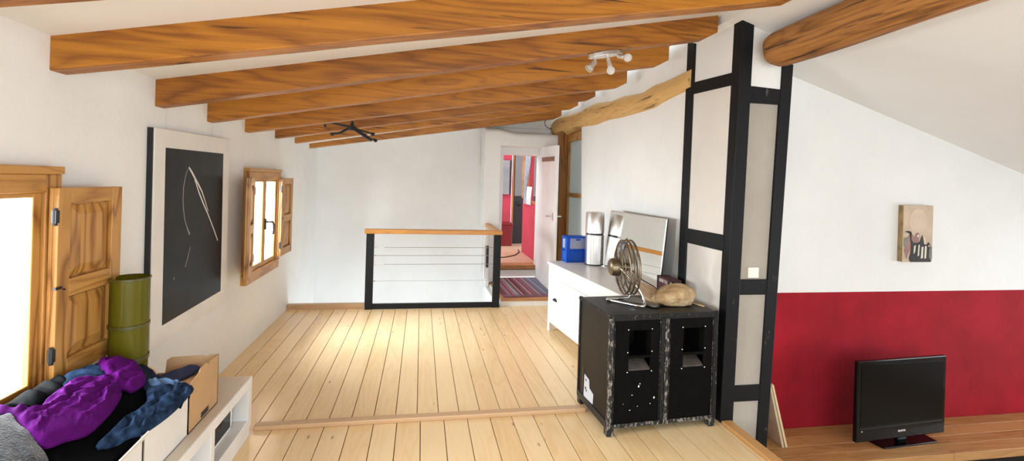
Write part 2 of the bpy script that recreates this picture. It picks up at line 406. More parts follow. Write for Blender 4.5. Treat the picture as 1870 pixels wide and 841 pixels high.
# plaster of the corner panel that faces the camera, upper gable part included
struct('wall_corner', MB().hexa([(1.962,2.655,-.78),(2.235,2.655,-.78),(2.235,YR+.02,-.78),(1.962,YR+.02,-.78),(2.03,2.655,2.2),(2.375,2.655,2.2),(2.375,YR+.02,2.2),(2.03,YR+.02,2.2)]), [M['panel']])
mb = MB().box(xw(2.7)+.005, 2.375, 2.645, YR+.02, 2.11, 2.74)
struct('wall_gable', mb, M['plaster'])
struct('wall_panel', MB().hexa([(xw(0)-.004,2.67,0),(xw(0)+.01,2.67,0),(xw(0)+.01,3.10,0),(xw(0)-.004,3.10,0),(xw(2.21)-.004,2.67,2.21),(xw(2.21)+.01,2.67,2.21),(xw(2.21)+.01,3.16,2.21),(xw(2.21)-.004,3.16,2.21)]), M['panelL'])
# red wall with white upper part
mb = MB().box(2.30, 6.3, YR, YR+.12, -.8, .726, 0).box(2.30, 6.3, YR, YR+.12, .726, 2.7, 1)
struct('wall_red', mb, [M['red'], M['plaster']])
# far right wall with a daylight opening, outside the frame
struct('wall_far_right', wall_x(6.2, 6.4, [-1.6, YR+.1], [-.8, 1.9], [(.2, 2.5, .0, 1.15)]), M['plaster'])
# rear wall behind the viewpoint with a wide opening added to let light in
mb = MB().box(XL-.4, 6.4, -1.75, -1.6, -.8, .25).box(XL-.4, -1.2, -1.75, -1.6, .25, 2.9).box(4.2, 6.4, -1.75, -1.6, .25, 2.9).box(-1.2, 4.2, -1.75, -1.6, 2.2, 2.9)
struct('wall_rear', mb, M['plaster'])
# ceilings
cl = MB(); ny = 10
ysl = [-1.75 + (YW+.2+1.75)*i/ny for i in range(ny+1)]
vs = []
for Y in ysl: vs += [(XL-.45, Y, zc(XL-.45, Y)), (XR+.03, Y, zc(XR+.03, Y)), (XR+.03, Y, zc(XR+.03, Y)+.12), (XL-.45, Y, zc(XL-.45, Y)+.12)]
fs = [(i*4+j, i*4+(j+1) % 4, (i+1)*4+(j+1) % 4, (i+1)*4+j) for i in range(ny) for j in range(4)] + [(3,2,1,0), tuple(ny*4+j for j in range(4))]
struct('ceiling', cl.add(vs, fs), M['ceil'])
x0, x1 = XR+.02, 6.45
struct('ceiling.001', MB().hexa([(x0,-1.75,zcr(x0)),(x1,-1.75,zcr(x1)),(x1,YR+.12,zcr(x1)),(x0,YR+.12,zcr(x0)),
    (x0,-1.75,zcr(x0)+.25),(x1,-1.75,zcr(x1)+.25),(x1,YR+.12,zcr(x1)+.25),(x0,YR+.12,zcr(x0)+.25)]), M['ceil'])

# ------------------------------------------------------------------ ceiling beams
#        Yfront zL     slope  Xend
BEAMS = [(1.42, 1.905, .180, 1.93, 'honey-brown ceiling beam at the top left corner of the photo, mostly cut off'),
         (2.043, 1.882, .180, 1.93, 'nearest full-length honey-brown ceiling beam, thickest across the top of the photo'),
         (2.758, 1.854, .1948, 1.925, 'honey-brown ceiling beam carrying the silver spotlight, second full one from the front'),
         (3.368, 1.846, .189, 1.925, 'honey-brown ceiling beam just behind the silver spotlight, third full one from the front'),
         (4.035, 1.844, .178, 1.885, 'honey-brown ceiling beam fourth from the front, its right end just above the crooked log'),
         (4.812, 1.863, .176, 1.88, 'honey-brown ceiling beam directly in front of the black hanging fixture, fifth from the front'),
         (5.520, 1.870, .176, 1.93, 'honey-brown ceiling beam second nearest the back wall, above the stair railing'),
         (6.216, 1.861, .168, 1.93, 'hindmost and smallest looking honey-brown ceiling beam, closest to the back wall')]
for (Y, z0, sl, xe, lab) in BEAMS:
    mb = MB(); n = 40; rn = random.Random(int(Y*100)); th = .095
    X0 = XL-.03; vs = []
    for i in range(n+1):
        X = X0 + (xe-X0)*i/n
        zb = z0 + sl*(X-XL); chop = max(0, (X-(xe-.05))/.05)**2*.03
        zt = zc(X, Y+th/2) + .012
        w = lambda k: .0025*noise.noise((X*2.2, Y*3+k, k*5.1))
        vs += [(X, Y+w(0), zb+chop+w(1)), (X, Y+th+w(2), zb+chop+w(3)), (X, Y+th, zt), (X, Y+w(4), zt)]
    fs = [(i*4+j, i*4+(j+1) % 4, (i+1)*4+(j+1) % 4, (i+1)*4+j) for i in range(n) for j in range(4)] + [(3,2,1,0), tuple(n*4+j for j in range(4))]
    mb.add(vs, fs, 0, rn.random())
    single('ceiling_beam', mb, M['beam'], lab, 'beam', 'ceiling beams', bevel=.006)

# ------------------------------------------------------------------ logs
def log(stations, nseg, seed, sx=1.0, na=28, wob=.014):
    """stations: (Y, X, Z, r) ; rough round timber along Y"""
    vs = []; k = len(stations)
    pts = []
    for i in range(nseg+1):
        t = i/nseg*(k-1); a = min(int(t), k-2); f = t-a
        pts.append([stations[a][q]*(1-f)+stations[a+1][q]*f for q in range(4)])
    for i, (Y, X, Z, r) in enumerate(pts):
        e = min(1, math.sqrt(max(0, 1-(1-min(i, 3)/3)**2))*.55+.45) if i < 3 else 1
        for j in range(na):
            a = 2*PI*j/na
            rr = r*e*(1 + wob*8*noise.noise((math.cos(a)*1.5, math.sin(a)*1.5, Y*1.6+seed)) ) - .006*abs(noise.noise((a*3, Y*.8, seed+9)))
            vs.append((X+math.cos(a)*rr*sx, Y, Z+math.sin(a)*rr))
    fs = [(i*na+j, i*na+(j+1) % na, (i+1)*na+(j+1) % na, (i+1)*na+j) for i in range(nseg) for j in range(na)]
    fs += [tuple(range(na))[::-1], tuple(range(nseg*na, nseg*na+na))]
    return MB().add(vs, fs)
single('ridge_beam', log([(2.60,2.205,2.39,.115),(2.3,2.205,2.395,.122),(1.6,2.21,2.405,.118),(.8,2.21,2.41,.122),(-.2,2.21,2.41,.12)], 40, 3), M['log'],
       'rough round ridge log running towards the viewer above the corner post', 'log', smooth=True)
WLOG = [(6.62,1.97,2.285,.105),(6.3,1.97,2.285,.125),(5.9,1.97,2.30,.10),(5.35,1.975,2.305,.085),(4.95,1.975,2.30,.10),(4.55,1.975,2.28,.080),(4.2,1.975,2.27,.088),(3.82,1.975,2.25,.072),(3.6,1.975,2.262,.082),(3.44,1.975,2.273,.072),(3.06,1.975,2.30,.066)]
single('wall_beam', log([(a*1.032, b+.060, 1.5+(c-1.5)*1.032, d*1.32) for a, b, c, d in WLOG], 48, 11, wob=.012, sx=.9), M['logpale'],
       'crooked rough log set in the white wall above the dresser', 'log', smooth=True)

# ------------------------------------------------------------------ black timber frame
TF = thing('timber_frame', 'black painted timber framing of the corner post and grey panels', 'timber frame', (1.98, 2.69, 0))
def hx(b, t): return MB().hexa([tuple(p) for p in b] + [tuple(p) for p in t])
y0, y1 = 2.628, 2.755
wpart('post', hx([(1.930,y0,0),(2.022,y0,0),(2.022,y1,0),(1.928,2.695,0)], [(2.006,y0,2.645),(2.094,y0,2.645),(2.094,y1,2.645),(2.008,2.712,2.645)]), M['blackwood'], TF, bevel=.004)
def prot(b): return wpart('post', b, M['blackwood'], TF, bevel=.004)
prot(MB().hexa([(1.922,3.072,0),(1.97,3.072,0),(1.97,3.169,0),(1.922,3.169,0),(2.000,3.140,2.66),(2.05,3.140,2.66),(2.05,3.236,2.66),(2.000,3.236,2.66)]))
prot(MB().hexa([(2.192,2.636,-.60),(2.262,2.636,-.60),(2.262,2.70,-.60),(2.192,2.70,-.60),(2.313,2.636,2.33),(2.395,2.636,2.33),(2.395,2.70,2.33),(2.313,2.70,2.33)]))
def bar(mb): return wpart('crossbar', mb, M['blackwood'], TF, bevel=.003)
bar(MB().hexa([(2.03,2.640,2.060),(2.315,2.640,2.060),(2.315,2.68,2.060),(2.03,2.68,2.060),(2.03,2.640,2.172),(2.318,2.640,2.160),(2.318,2.68,2.160),(2.03,2.68,2.172)]))
bar(MB().box(2.0,2.265,2.640,2.68,.813,.912))
bar(MB().box(1.99,2.235,2.640,2.68,.121,.223))
bar(MB().hexa([(1.989,2.69,2.178),(2.03,2.69,2.178),(2.03,3.15,2.200),(1.989,3.15,2.200),(1.992,2.69,2.262),(2.03,2.69,2.262),(2.03,3.15,2.290),(1.992,3.15,2.290)]))
bar(MB().box(1.957,2.0,2.69,3.13,1.088,1.195))
LS = thing('light_switch', 'white light switch on the grey panel between black posts', 'switch', (2.153, 2.655, .92))
wpart('plate', MB().box(2.114,2.192,2.645,2.656,.922,.990), M['switch'], LS, bevel=.003)
wpart('rocker', MB().box(2.130,2.176,2.640,2.646,.934,.980), M['switch'], LS, bevel=.002)

# ------------------------------------------------------------------ windows
def panel_shutter(name, parent, T, hinge, ang, w, z0, z1, knob=False, flip=1):
    """shutter leaf in world coordinates: hinge (x,y), ang from wall plane, extends flip*Y"""
    hx_, hy = hinge; ca, sa = math.cos(ang), math.sin(ang)
    def P(u, d, z): # u along leaf, d outward thickness
        return (hx_ + u*sa + d*ca, hy + flip*(u*ca - d*sa), z)
    def bx(mb, u0, u1, d0, d1, za, zb, m=0):
        mb.hexa([P(u0,d0,za),P(u1,d0,za),P(u1,d1,za),P(u0,d1,za),P(u0,d0,zb),P(u1,d0,zb),P(u1,d1,zb),P(u0,d1,zb)], m)
    st = .062; zm = (z0+z1)/2 - .02
    mb = MB(); bx(mb, 0, w, 0, .014, z0, z1, 0)
    bx(mb, 0, st, .014, .034, z0, z1, 0); bx(mb, w-st, w, .014, .034, z0, z1, 0)
    for za, zb in ((z0, z0+.075), (zm-.035, zm+.035), (z1-.06, z1)): bx(mb, st, w-st, .014, .034, za, zb, 1)
    leaf = sub(name, mb, [M['shutterz'], M['shuttery']], parent, T, bevel=.003)
    for za, zb in ((z0+.075, zm-.035), (zm+.035, z1-.06)):
        q = MB(); a = .008; b = .04
        u0, u1 = st+a, w-st-a; v0, v1 = za+a, zb-a
        vs = [P(u0,.012,v0),P(u1,.012,v0),P(u1,.012,v1),P(u0,.012,v1), P(u0,.017,v0),P(u1,.017,v0),P(u1,.017,v1),P(u0,.017,v1),
              P(u0+b,.030,v0+b),P(u1-b,.030,v0+b),P(u1-b,.030,v1-b),P(u0+b,.030,v1-b)]
        q.add(vs, [(3,2,1,0),(0,1,5,4),(1,2,6,5),(2,3,7,6),(3,0,4,7),(4,5,9,8),(5,6,10,9),(6,7,11,10),(7,4,8,11),(8,9,10,11)])
        sub('panel', q, M['shutterz'], leaf, T)
    for zz in (z0+.11, z1-.11):
        q = MB(); q.tube([P(-.010,.030,zz-.033), P(-.010,.030,zz+.033)], .0075, 10); bx(q, -.016, .003, .020, .036, zz-.024, zz+.024)
        sub('hinge', q, M['black'], leaf, T)
    if knob:
        q = MB(); q.tube([P(-.012,.036,zm+.01), P(.018,.036,zm+.01)], .006, 8); q.tube([P(.034,.034,zm), P(.034,.040,zm)], .0035, 8)
        sub('latch', q, M['darksteel'], leaf, T)
    return leaf
def window(name, w, a_left, a_right):
    y0, y1, z0, z1 = w
    T = thing(name, None, None, (XL, (y0+y1)/2, z0), kind='structure')
    xo = XL+.047
    mb = MB()
    mb.box(XL-.002, xo, y0, y0+.075, z0, z1-.03, 0).box(XL-.002, xo, y1-.075, y1, z0, z1-.03, 0)
    mb.box(XL-.002, xo, y0+.075, y1-.075, z1-.10, z1-.03, 1).box(XL-.002, xo, y0+.075, y1-.075, z0, z0+.075, 1)
    mb.box(XL-.001, xo+.010, y0-.004, y1+.001, z1-.03, z1, 1)
    mb.box(XL-.001, xo+.008, y0+.0, y1+.0, z0+.075, z0+.09, 1)
    wpart('casing', mb, [M['shutterz'], M['shuttery']], T, bevel=.004)
    ym = (y0+y1)/2; xs0, xs1 = XL+.010, XL+.034
    for i, (a, b) in enumerate(((y0+.075, ym), (ym, y1-.075))):
        st = .040 if True else 0
        q = MB(); zb, zt = z0+.09, z1-.10
        q.box(xs0, xs1, a+.001, a+st, zb, zt, 0).box(xs0, xs1, b-st, b-.001, zb, zt, 0)
        q.box(xs0, xs1, a+st, b-st, zb, zb+.045, 1).box(xs0, xs1, a+st, b-st, zt-.018, zt, 1)
        s_ = wpart('sash', q, [M['shutterz'], M['shuttery']], T, bevel=.004)
        sub('glass', MB().box(XL+.018, XL+.022, a+st-.005, b-st+.005, zb+.04, zt-.015), M['glass'], s_, T)
        if i == 1:
            q = MB(); yy = a+.022; zz = z0+.47
            q.box(xs1, xs1+.012, yy-.014, yy+.014, zz-.05, zz+.05)
            q.tube([(xs1+.01,yy,zz+.02),(xs1+.05,yy,zz+.02),(xs1+.058,yy+.03,zz+.018),(xs1+.058,yy+.06,zz-.005),(xs1+.058,yy+.065,zz-.05),(xs1+.056,yy+.055,zz-.10)], .010, 10)
            sub('handle', q, M['darksteel'], s_, T)
    zs0, zs1 = z0+.115, z1-.082
    panel_shutter('shutter', T, T, (xo, y0+.03), a_left, .345, zs0, zs1, flip=-1)
    panel_shutter('shutter', T, T, (xo+.002, y1-.065), a_right, .355, zs0, zs1, knob=True, flip=1)
    return T
window('window_1', W1, .35, .03)
window('window_2', W2, .24, .02)

# interior glazed frame beyond the white wall
T = thing('window_3', None, None, (2.05, 5.9, 0), kind='structure')
k3 = 1.030
def b3(mb, x0, x1, y0, y1, z0, z1): return mb.box(x0+.075, x1+.075, y0*k3, y1*k3, max(.088, 1.5+(z0-1.5)*k3), 1.5+(z1-1.5)*k3)
wpart('frame_post', MB().box(1.912, 2.14, 6.16, 6.298, .088, 2.235), M['darkwood'], T, bevel=.006)
mb = MB()
for a, b in ((5.92, 5.985), (5.23, 5.30)): b3(mb, 1.935, 2.0, a, b, .085, 2.16)
for a, b in ((2.06, 2.16), (1.325, 1.375), (.085, .20)): b3(mb, 1.937, 1.998, 5.30, 5.92, a, b)
fr = wpart('frame', mb, M['shutterz'], T, bevel=.004)
sub('pane', b3(MB(), 1.965, 1.970, 5.29, 5.93, .2, 1.33), M['frost'], fr, T)
sub('pane', b3(MB(), 1.965, 1.970, 5.29, 5.93, 1.37, 2.07), M['frost'], fr, T)
wpart('head_board', b3(MB(), 1.945, 2.07, 5.24, 6.30, 2.16, 2.24), M['darkwood'], T, bevel=.004)

# ------------------------------------------------------------------ white plank door, open against the frame
T = thing('door_1', None, None, (1.715, 6.28, .10), kind='structure')
d0, d1 = (1.722, 6.29), (1.708, 5.545)
def dp(u, o, z): # u 0..1 hinge->free, o offset toward -X
    return (d0[0]+(d1[0]-d0[0])*u - o, d0[1]+(d1[1]-d0[1])*u, z)
mb = MB()
for i in range(6):
    a, b = i/6+.0015, (i+1)/6-.0015; za, zb_ = 2.012-.03*a, 2.012-.03*b
    mb.hexa([dp(a,0,.10),dp(a,.032,.10),dp(b,.032,.10),dp(b,0,.10),dp(a,0,za),dp(a,.032,za),dp(b,.032,zb_),dp(b,0,zb_)])
mb.hexa([dp(0,.004,.10),dp(0,.028,.10),dp(1,.028,.10),dp(1,.004,.10),dp(0,.004,1.98),dp(0,.028,1.98),dp(1,.028,1.98),dp(1,.004,1.98)])
wpart('leaf', mb, M['doorw'], T, bevel=.002)
wpart('strap_hinge', MB().hexa([dp(-.0,.033,1.80),dp(-.0,.040,1.80),dp(.86,.040,1.785),dp(.86,.033,1.785),dp(-.0,.033,1.86),dp(-.0,.040,1.86),dp(.86,.040,1.845),dp(.86,.033,1.845)]), M['rust'], T)
q = MB(); q.tube([dp(.87,.03,1.075), dp(.87,.085,1.075)], .010, 10); q.tube([dp(.885,.085,1.075), dp(.72,.088,1.07)], .011, 10)
q.tube([dp(.87,-.0,1.075), dp(.87,-.07,1.075)], .010, 10); q.tube([dp(.87,-.07,1.075), dp(.75,-.07,1.075)], .011, 10); q.box(1.672, 1.682, 5.62, 5.66, 1.02, 1.12)
wpart('handle', q, M['steel'], T)

# ------------------------------------------------------------------ landing, steps, rug
LD = thing('landing_step', 'low white landing step with wooden nosing in front of the doorway', 'step', (1.4, 6.0, 0))
wpart('riser', MB().box(.978, 1.925, YB-.01, 6.62, -.02, .062), M['plaster'], LD, bevel=.004)
wpart('tread', MB().box(.985, 1.930, YB-.02, 6.62, .062, .086), M['step'], LD, bevel=.004)
US = thing('doorway_step', 'second step in the doorway with white riser and brown nosing', 'step', (1.46, 6.66, .086))
wpart('riser', MB().box(1.185, 1.745, 6.645, 6.80, .086, .19), M['plaster'], US)
wpart('nosing', MB().box(1.185, 1.745, 6.63, 6.86, .20, .262), M['step'], US, bevel=.008)
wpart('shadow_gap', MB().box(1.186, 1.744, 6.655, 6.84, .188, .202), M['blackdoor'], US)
rg = MB().box(-.35, .35, -.53, .53, 0, .010)
o = rg.build('rug', M['rug'], None, bevel=.003); o.location = (1.36, 6.00, .087); o.rotation_euler = (0, 0, .03)
tag(o, 'striped red, grey and blue rug on the landing before the doorway', 'rug')

# ------------------------------------------------------------------ red room through the doorway
struct('floor.004', MB().box(-.2, 3.2, 6.84, 9.2, .20, .255), M['grey_floor'])
struct('wall_inner_right', wall_x(1.80, 1.95, [6.78, 7.96], [.2, 2.6], [(6.98, 7.80, 1.17, 1.96)]), M['pink'])
struct('wall_inner_back', MB().box(-.2, 1.795, 9.02, 9.15, .2, 2.8).box(2.6, 3.2, 9.02, 9.15, .2, 2.8).box(1.795, 2.6, 9.02, 9.15, 2.12, 2.8), M['pink'])
struct('ceiling.002', MB().box(.7, 3.2, 6.86, 9.2, 2.75, 2.8), M['ceil'])
T = thing('door_2', None, None, (2.2, 9.02, .255), kind='structure')
wpart('leaf', MB().box(1.835, 2.6, 9.03, 9.07, .255, 2.10), M['blackdoor'], T, bevel=.004)
wpart('upper_panel', MB().box(1.86, 2.5, 9.018, 9.032, 1.22, 2.08), M['greydoor'], T, bevel=.004)
wpart('casing', MB().box(1.808, 1.835, 9.0, 9.06, .255, 2.12), M['orangewood'], T)
q = MB(); q.lathe([(.05,0),(.05,.02),(.03,.04)], (1.97,9.03,1.07), 16, 0, (0,-1,0)); q.tube([(1.97,8.98,1.07),(1.90,8.98,1.05)], .014, 8)
wpart('handle', q, M['cable'], T)
T = thing('window_4', None, None, (1.85, 7.4, 1.15), kind='structure')
wpart('frame', MB().box(1.79, 1.86, 6.96, 7.00, 1.15, 1.98).box(1.79, 1.86, 7.76, 7.81, 1.15, 1.98).box(1.79, 1.86, 7.0, 7.76, 1.93, 1.98).box(1.79, 1.86, 7.0, 7.76, 1.15, 1.19), M['orangewood'], T)
wpart('glass', MB().box(1.85, 1.855, 6.99, 7.77, 1.17, 1.95), M['glass'], T)
def cloth_sheet(yA, yB, zA, zB, x, amp, n=26, m=16, fn=None):
    vs = []; 
    for j in range(m+1):
        for i in range(n+1):
            u, v = i/n, j/m
            y = yA+(yB-yA)*u; z = zA+(zB-zA)*v
            if fn: y, z = fn(u, v)
            xx = x + amp*math.sin(u*21 + v*1.3) + amp*.5*noise.noise((u*6, v*3, x))
            vs.append((xx, y, z))
    N = len(vs); vs += [(a+.006, b, c) for a, b, c in vs]
    fs = []
    for j in range(m):
        for i in range(n):
            a = j*(n+1)+i; q = (a, a+1, a+n+2, a+n+1); fs.append(q); fs.append(tuple(k+N for k in q[::-1]))
    return MB().add(vs, fs)
T = thing('window_curtain', 'brown and pale grey curtain hanging at the window in the red room', 'curtain', (1.76, 7.5, 1.15))
M['drape_grey'] = plain('grey_drape', (.30,.32,.36,1), .8, nscale=10, namt=.2); M['drape_brown'] = plain('brown_drape', (.30,.16,.07,1), .8, nscale=10, namt=.3)
wpart('brown_side', cloth_sheet(7.78, 7.98, 1.2, 1.99, 1.775, .008, fn=lambda u, v: (7.72+.26*u-.10*math.sin(v*5)*(1-u), 1.22+.77*v-.06*u*v)), M['drape_brown'], T, smooth=True)
wpart('grey_side', cloth_sheet(7.45, 7.8, 1.12, 1.94, 1.765, .012, fn=lambda u, v: (7.50+.26*u+.10*math.sin(v*5)*(1-u)-.06*v, 1.13+.80*v+.04*u*v)), M['drape_grey'], T, smooth=True)
wpart('pale_side', cloth_sheet(7.2, 7.5, 1.12, 1.5, 1.768, .010, fn=lambda u, v: (7.25+.30*u+.03*math.sin(v*4), 1.13+.30*v)), M['curtain'], T, smooth=True)
T = thing('picture', 'grey picture with black edge on the red room back wall', 'picture', (1.68, 9.02, 1.25))
wpart('frame', MB().box(1.57, 1.765, 8.95, 9.018, 1.25, 1.93), M['black'], T)
wpart('print', MB().box(1.57, 1.735, 8.945, 8.952, 1.25, 1.93), M['greypic'], T)
T = thing('red_box', 'dark red box standing by the red room back wall', 'box', (1.63, 8.8, .255))
wpart('body', MB().hexa([(1.46,8.65,.255),(1.76,8.65,.255),(1.76,8.95,.255),(1.46,8.95,.255),(1.45,8.64,.66),(1.77,8.64,.66),(1.77,8.96,.66),(1.45,8.96,.66)]), M['darkred'], T, bevel=.01)
wpart('lid', MB().box(1.44,1.78,8.63,8.97,.66,.70), M['darkred'], T, bevel=.01)
single('floor_cable', MB().tube([(1.05,7.25,.262),(1.4,7.35,.262),(1.6,7.55,.262),(1.75,7.9,.262),(1.79,8.2,.262)], .008, 8), M['cable'], 'thin dark cable curving over the red room floor', 'cable')

# ------------------------------------------------------------------ stair railing
RL = thing('stair_railing', 'stair railing with black posts, wooden handrail and steel wires', 'railing', (.17, 5.36, 0))
yr0, yr1 = 5.335, 5.385
wpart('post', MB().box(-.600, -.515, yr0, yr1, 0, .868), M['steelblack'], RL, bevel=.003)
wpart('post', MB().box(.872, .957, yr0, yr1, 0, .868), M['steelblack'], RL, bevel=.003)
wpart('bottom_rail', MB().box(-.515, .872, yr0+.005, yr1-.005, .004, .060), M['steelblack'], RL, bevel=.003)
wpart('handrail', MB().box(-.620, .965, yr0-.025, yr1+.025, .866, .916), M['rail'], RL, bevel=.006)
wpart('return_rail', MB().box(.90, .965, yr1+.025, 6.30, .868, .914), M['rail'], RL, bevel=.005)
wpart('post', MB().box(.905, .955, 6.24, 6.30, .05, .868), M['white'], RL, bevel=.003)
for i, z in enumerate((.705, .612, .510, .318)):
    c = wpart('cable', MB().tube([(-.515, 5.36, z), (.872, 5.36, z+.004)], .0032 if i < 3 else .0016, 8), M['rope'], RL)
    if i in (0, 2): sub('turnbuckle', MB().tube([(-.515,5.36,z),(-.40,5.36,z)], .0055, 8).tube([(-.405,5.36,z),(-.392,5.36,z)], .009, 8), M['wirew'], c, RL)
    else: sub('end_fitting', MB().tube([(-.515,5.36,z),(-.49,5.36,z)], .009, 8), M['wirew'], c, RL)
T = thing('wall_conduit', 'thin white conduit on the stairwell side wall behind the railing', 'conduit', (.905, 6.25, .2))
wpart('pipe', MB().tube([(.885,6.20,.16),(.885,6.20,.86)], .014, 10), M['white'], T)
wpart('bracket', MB().box(.895,.928,6.10,6.16,.33,.62), M['darksteel'], T, bevel=.004)
CORD = thing('pull_cord', 'white pull cord hanging on the back wall left of the doorway', 'cord', (.845, 6.66, 1.75))
wpart('string', MB().tube([(.845,6.675,2.16),(.845,6.675,1.80)], .003, 6), M['wirew'], CORD)
wpart('toggle', MB().lathe([(.004,0),(.011,.01),(.011,.045),(.005,.06)], (.845,6.675,1.74), 12), M['white'], CORD)
single('wire_loop', MB().tube([(1.72,6.28,2.40),(1.70,6.27,2.36),(1.71,6.26,2.31),(1.75,6.25,2.28),(1.80,6.25,2.27)], .005, 6), M['cable'], 'small curled grey wire beside the far end of the wall log', 'wire')

# ------------------------------------------------------------------ big framed picture on the left wall
PC = thing('framed_picture', 'tall white framed picture of a black field with a thin white line', 'picture', (XL, 3.17, .54))
px = XL+.035
wpart('frame', MB().hexa([(XL+.004,2.712,.530),(px,2.712,.530),(px,3.676,.548),(XL+.004,3.676,.548),(XL+.004,2.700,1.735),(px,2.700,1.735),(px,3.652,1.752),(XL+.004,3.652,1.752)], 0), [M['mat']], PC, bevel=.003)
wpart('black_piece', MB().hexa([(XL+.001,2.704,.54),(XL+.028,2.704,.54),(XL+.028,2.72,.54),(XL+.001,2.72,.54),(XL+.001,2.693,1.733),(XL+.028,2.693,1.733),(XL+.028,2.71,1.733),(XL+.001,2.71,1.733)]), M['black'], PC)  # black strip along the near edge of the frame
pr = wpart('print', MB().hexa([(px-.002,2.822,.637),(px+.002,2.822,.637),(px+.002,3.570,.650),(px-.002,3.570,.650),(px-.002,2.806,1.633),(px+.002,2.806,1.633),(px+.002,3.548,1.640),(px-.002,3.548,1.640)]), M['print'], PC)
def stroke(pts, ws):
    mb = MB(); n = len(pts); vs = []
    for i, (y, z) in enumerate(pts):
        a, b = pts[max(0, i-1)], pts[min(n-1, i+1)]; t = Vector((b[0]-a[0], b[1]-a[1])).normalized(); nx = Vector((-t.y, t.x))*ws[i]/2
        vs += [(px+.0035, y+nx.x, z+nx.y), (px+.0035, y-nx.x, z-nx.y), (px+.0018, y+nx.x, z+nx.y), (px+.0018, y-nx.x, z-nx.y)]
    fs = []
    for i in range(n-1): b = i*4; fs += [(b,b+1,b+5,b+4),(b+2,b+6,b+7,b+3),(b,b+4,b+6,b+2),(b+1,b+3,b+7,b+5)]
    fs += [(0,2,3,1),(4*n-4,4*n-3,4*n-1,4*n-2)]
    return mb.add(vs, fs)
st = wpart('white_line', stroke([(3.063,1.53),(3.105,1.497),(3.151,1.455),(3.197,1.416),(3.24,1.377),(3.285,1.316),(3.337,1.243)], [.010,.014,.014,.012,.010,.006,.003]), M['chalk'], PC)
sub('white_line', stroke([(3.140,1.455),(3.2,1.373),(3.265,1.297),(3.334,1.223),(3.418,1.123),(3.495,1.025)], [.006,.010,.011,.009,.008,.007]), M['chalk'], st, PC)
wpart('faint_line', stroke([(3.05,1.521),(3.025,1.473),(3.006,1.41),(3.003,1.338),(3.013,1.274),(3.033,1.209),(3.061,1.161),(3.096,1.115)], [.003,.004,.005,.005,.006,.005,.006,.012]), M['chalkdim'], PC)
wpart('faint_line', stroke([(3.11,1.038),(3.086,.982),(3.053,.921)], [.002,.005,.003]), M['chalkdim'], PC)
wpart('faint_line', stroke([(2.931,.885),(2.929,.878),(2.926,.870)], [.002,.006,.002]), M['chalkdim'], PC)
for (y, zt, ya) in ((2.852, 1.858, 2.852), (3.428, 1.855, 3.428)):
    zb = 1.735 + (y-2.7)*.018
    wpart('hanging_wire', MB().tube([(XL+.012, y, zb-.01), (XL+.010, ya, zt)], .0014, 6), M['wirew'], PC)

# ------------------------------------------------------------------ small canvas on the white wall above the red
CV = thing('canvas_painting', 'small beige canvas with dark bottle-like brush strokes above the red wall', 'painting', (3.87, YR, .965))
cx0, cx1, cz0, cz1, cy = 3.732, 4.012, .966, 1.411, 2.985
M['canvas'] = plain('canvas_beige', S('C3AE98'), .8, nscale=9, namt=.16)
M['canvas2'] = plain('canvas_pale_wash', S('CDB8A4'), .8, nscale=12, namt=.08)
M['canvas3'] = plain('canvas_mauve', S('94706C'), .8, nscale=18, namt=.25)
M['canvas4'] = plain('canvas_charcoal', S('33302F'), .8, nscale=20, namt=.3)
M['canvas5'] = plain('canvas_cream', S('D9D2C2'), .8)
M['canvas6'] = plain('canvas_green_grey', S('77786A'), .8, nscale=18, namt=.3)
M['canvase'] = plain('canvas_edge', S('8A744E'), .8, nscale=14, namt=.5)
cb = MB().box(cx0, cx1, cy, YR+.0005, cz0, cz1, 0)
wpart('canvas', cb, M['canvas'], CV, bevel=.003)
wpart('side_edge', MB().box(cx0-.003, cx0+.001, cy+.004, YR-.002, cz0+.002, cz1-.002), M['canvase'], CV)
def cpoly(pts, k, name):   # fractions of the canvas, y down
    mb = MB().prism([(cx0+(cx1-cx0)*u, cy-.0006*k, cz1-(cz1-cz0)*v) for u, v in pts], (0, -.0005, 0))
    return wpart(name, mb, M[name_m[name]], CV)
name_m = {'pale_circle':'canvas2','mauve_patch':'canvas3','dark_stroke':'canvas4','cream_gap':'canvas5','green_patch':'canvas6'}
cpoly([(.48+.30*math.cos(a*PI/12), .27+.21*math.sin(a*PI/12)) for a in range(24)], 1, 'pale_circle')
cpoly([(.15,.55),(.25,.48),(.36,.55),(.42,.5),(.5,.48),(.56,.54),(.5,.64),(.3,.68),(.12,.95),(.03,.8)], 2, 'mauve_patch')
cpoly([(.02,.58),(.14,.56),(.16,.66),(.05,.74),(.02,.72)], 3, 'green_patch')
cpoly([(.85,.75),(.97,.72),(.99,.95),(.88,.97)], 3, 'green_patch')
cpoly([(.05,.47),(.14,.45),(.25,.46),(.28,.50),(.27,.60),(.34,.66),(.46,.66),(.55,.64),(.60,.56),(.64,.52),(.66,.60),(.70,.69),(.80,.69),(.84,.65),(.88,.66),(.92,.71),(.88,.78),(.88,.93),(.96,.97),(.93,1.0),(.25,1.0),(.2,.93),(.25,.85),(.26,.70),(.22,.58),(.20,.50),(.12,.48)], 4, 'dark_stroke')
for q in ([(.36,.72),(.42,.70),(.40,.82),(.35,.86)], [(.51,.70),(.55,.69),(.54,.88),(.49,.90)], [(.62,.73),(.68,.73),(.67,.93),(.60,.94)], [(.73,.72),(.79,.71),(.78,.93),(.72,.94)], [(.46,.52),(.52,.52),(.52,.56),(.46,.56)], [(.67,.55),(.72,.58),(.75,.68),(.71,.68)], [(.86,.70),(.89,.70),(.88,.73),(.85,.73)]):
    cpoly(q, 5, 'cream_gap')

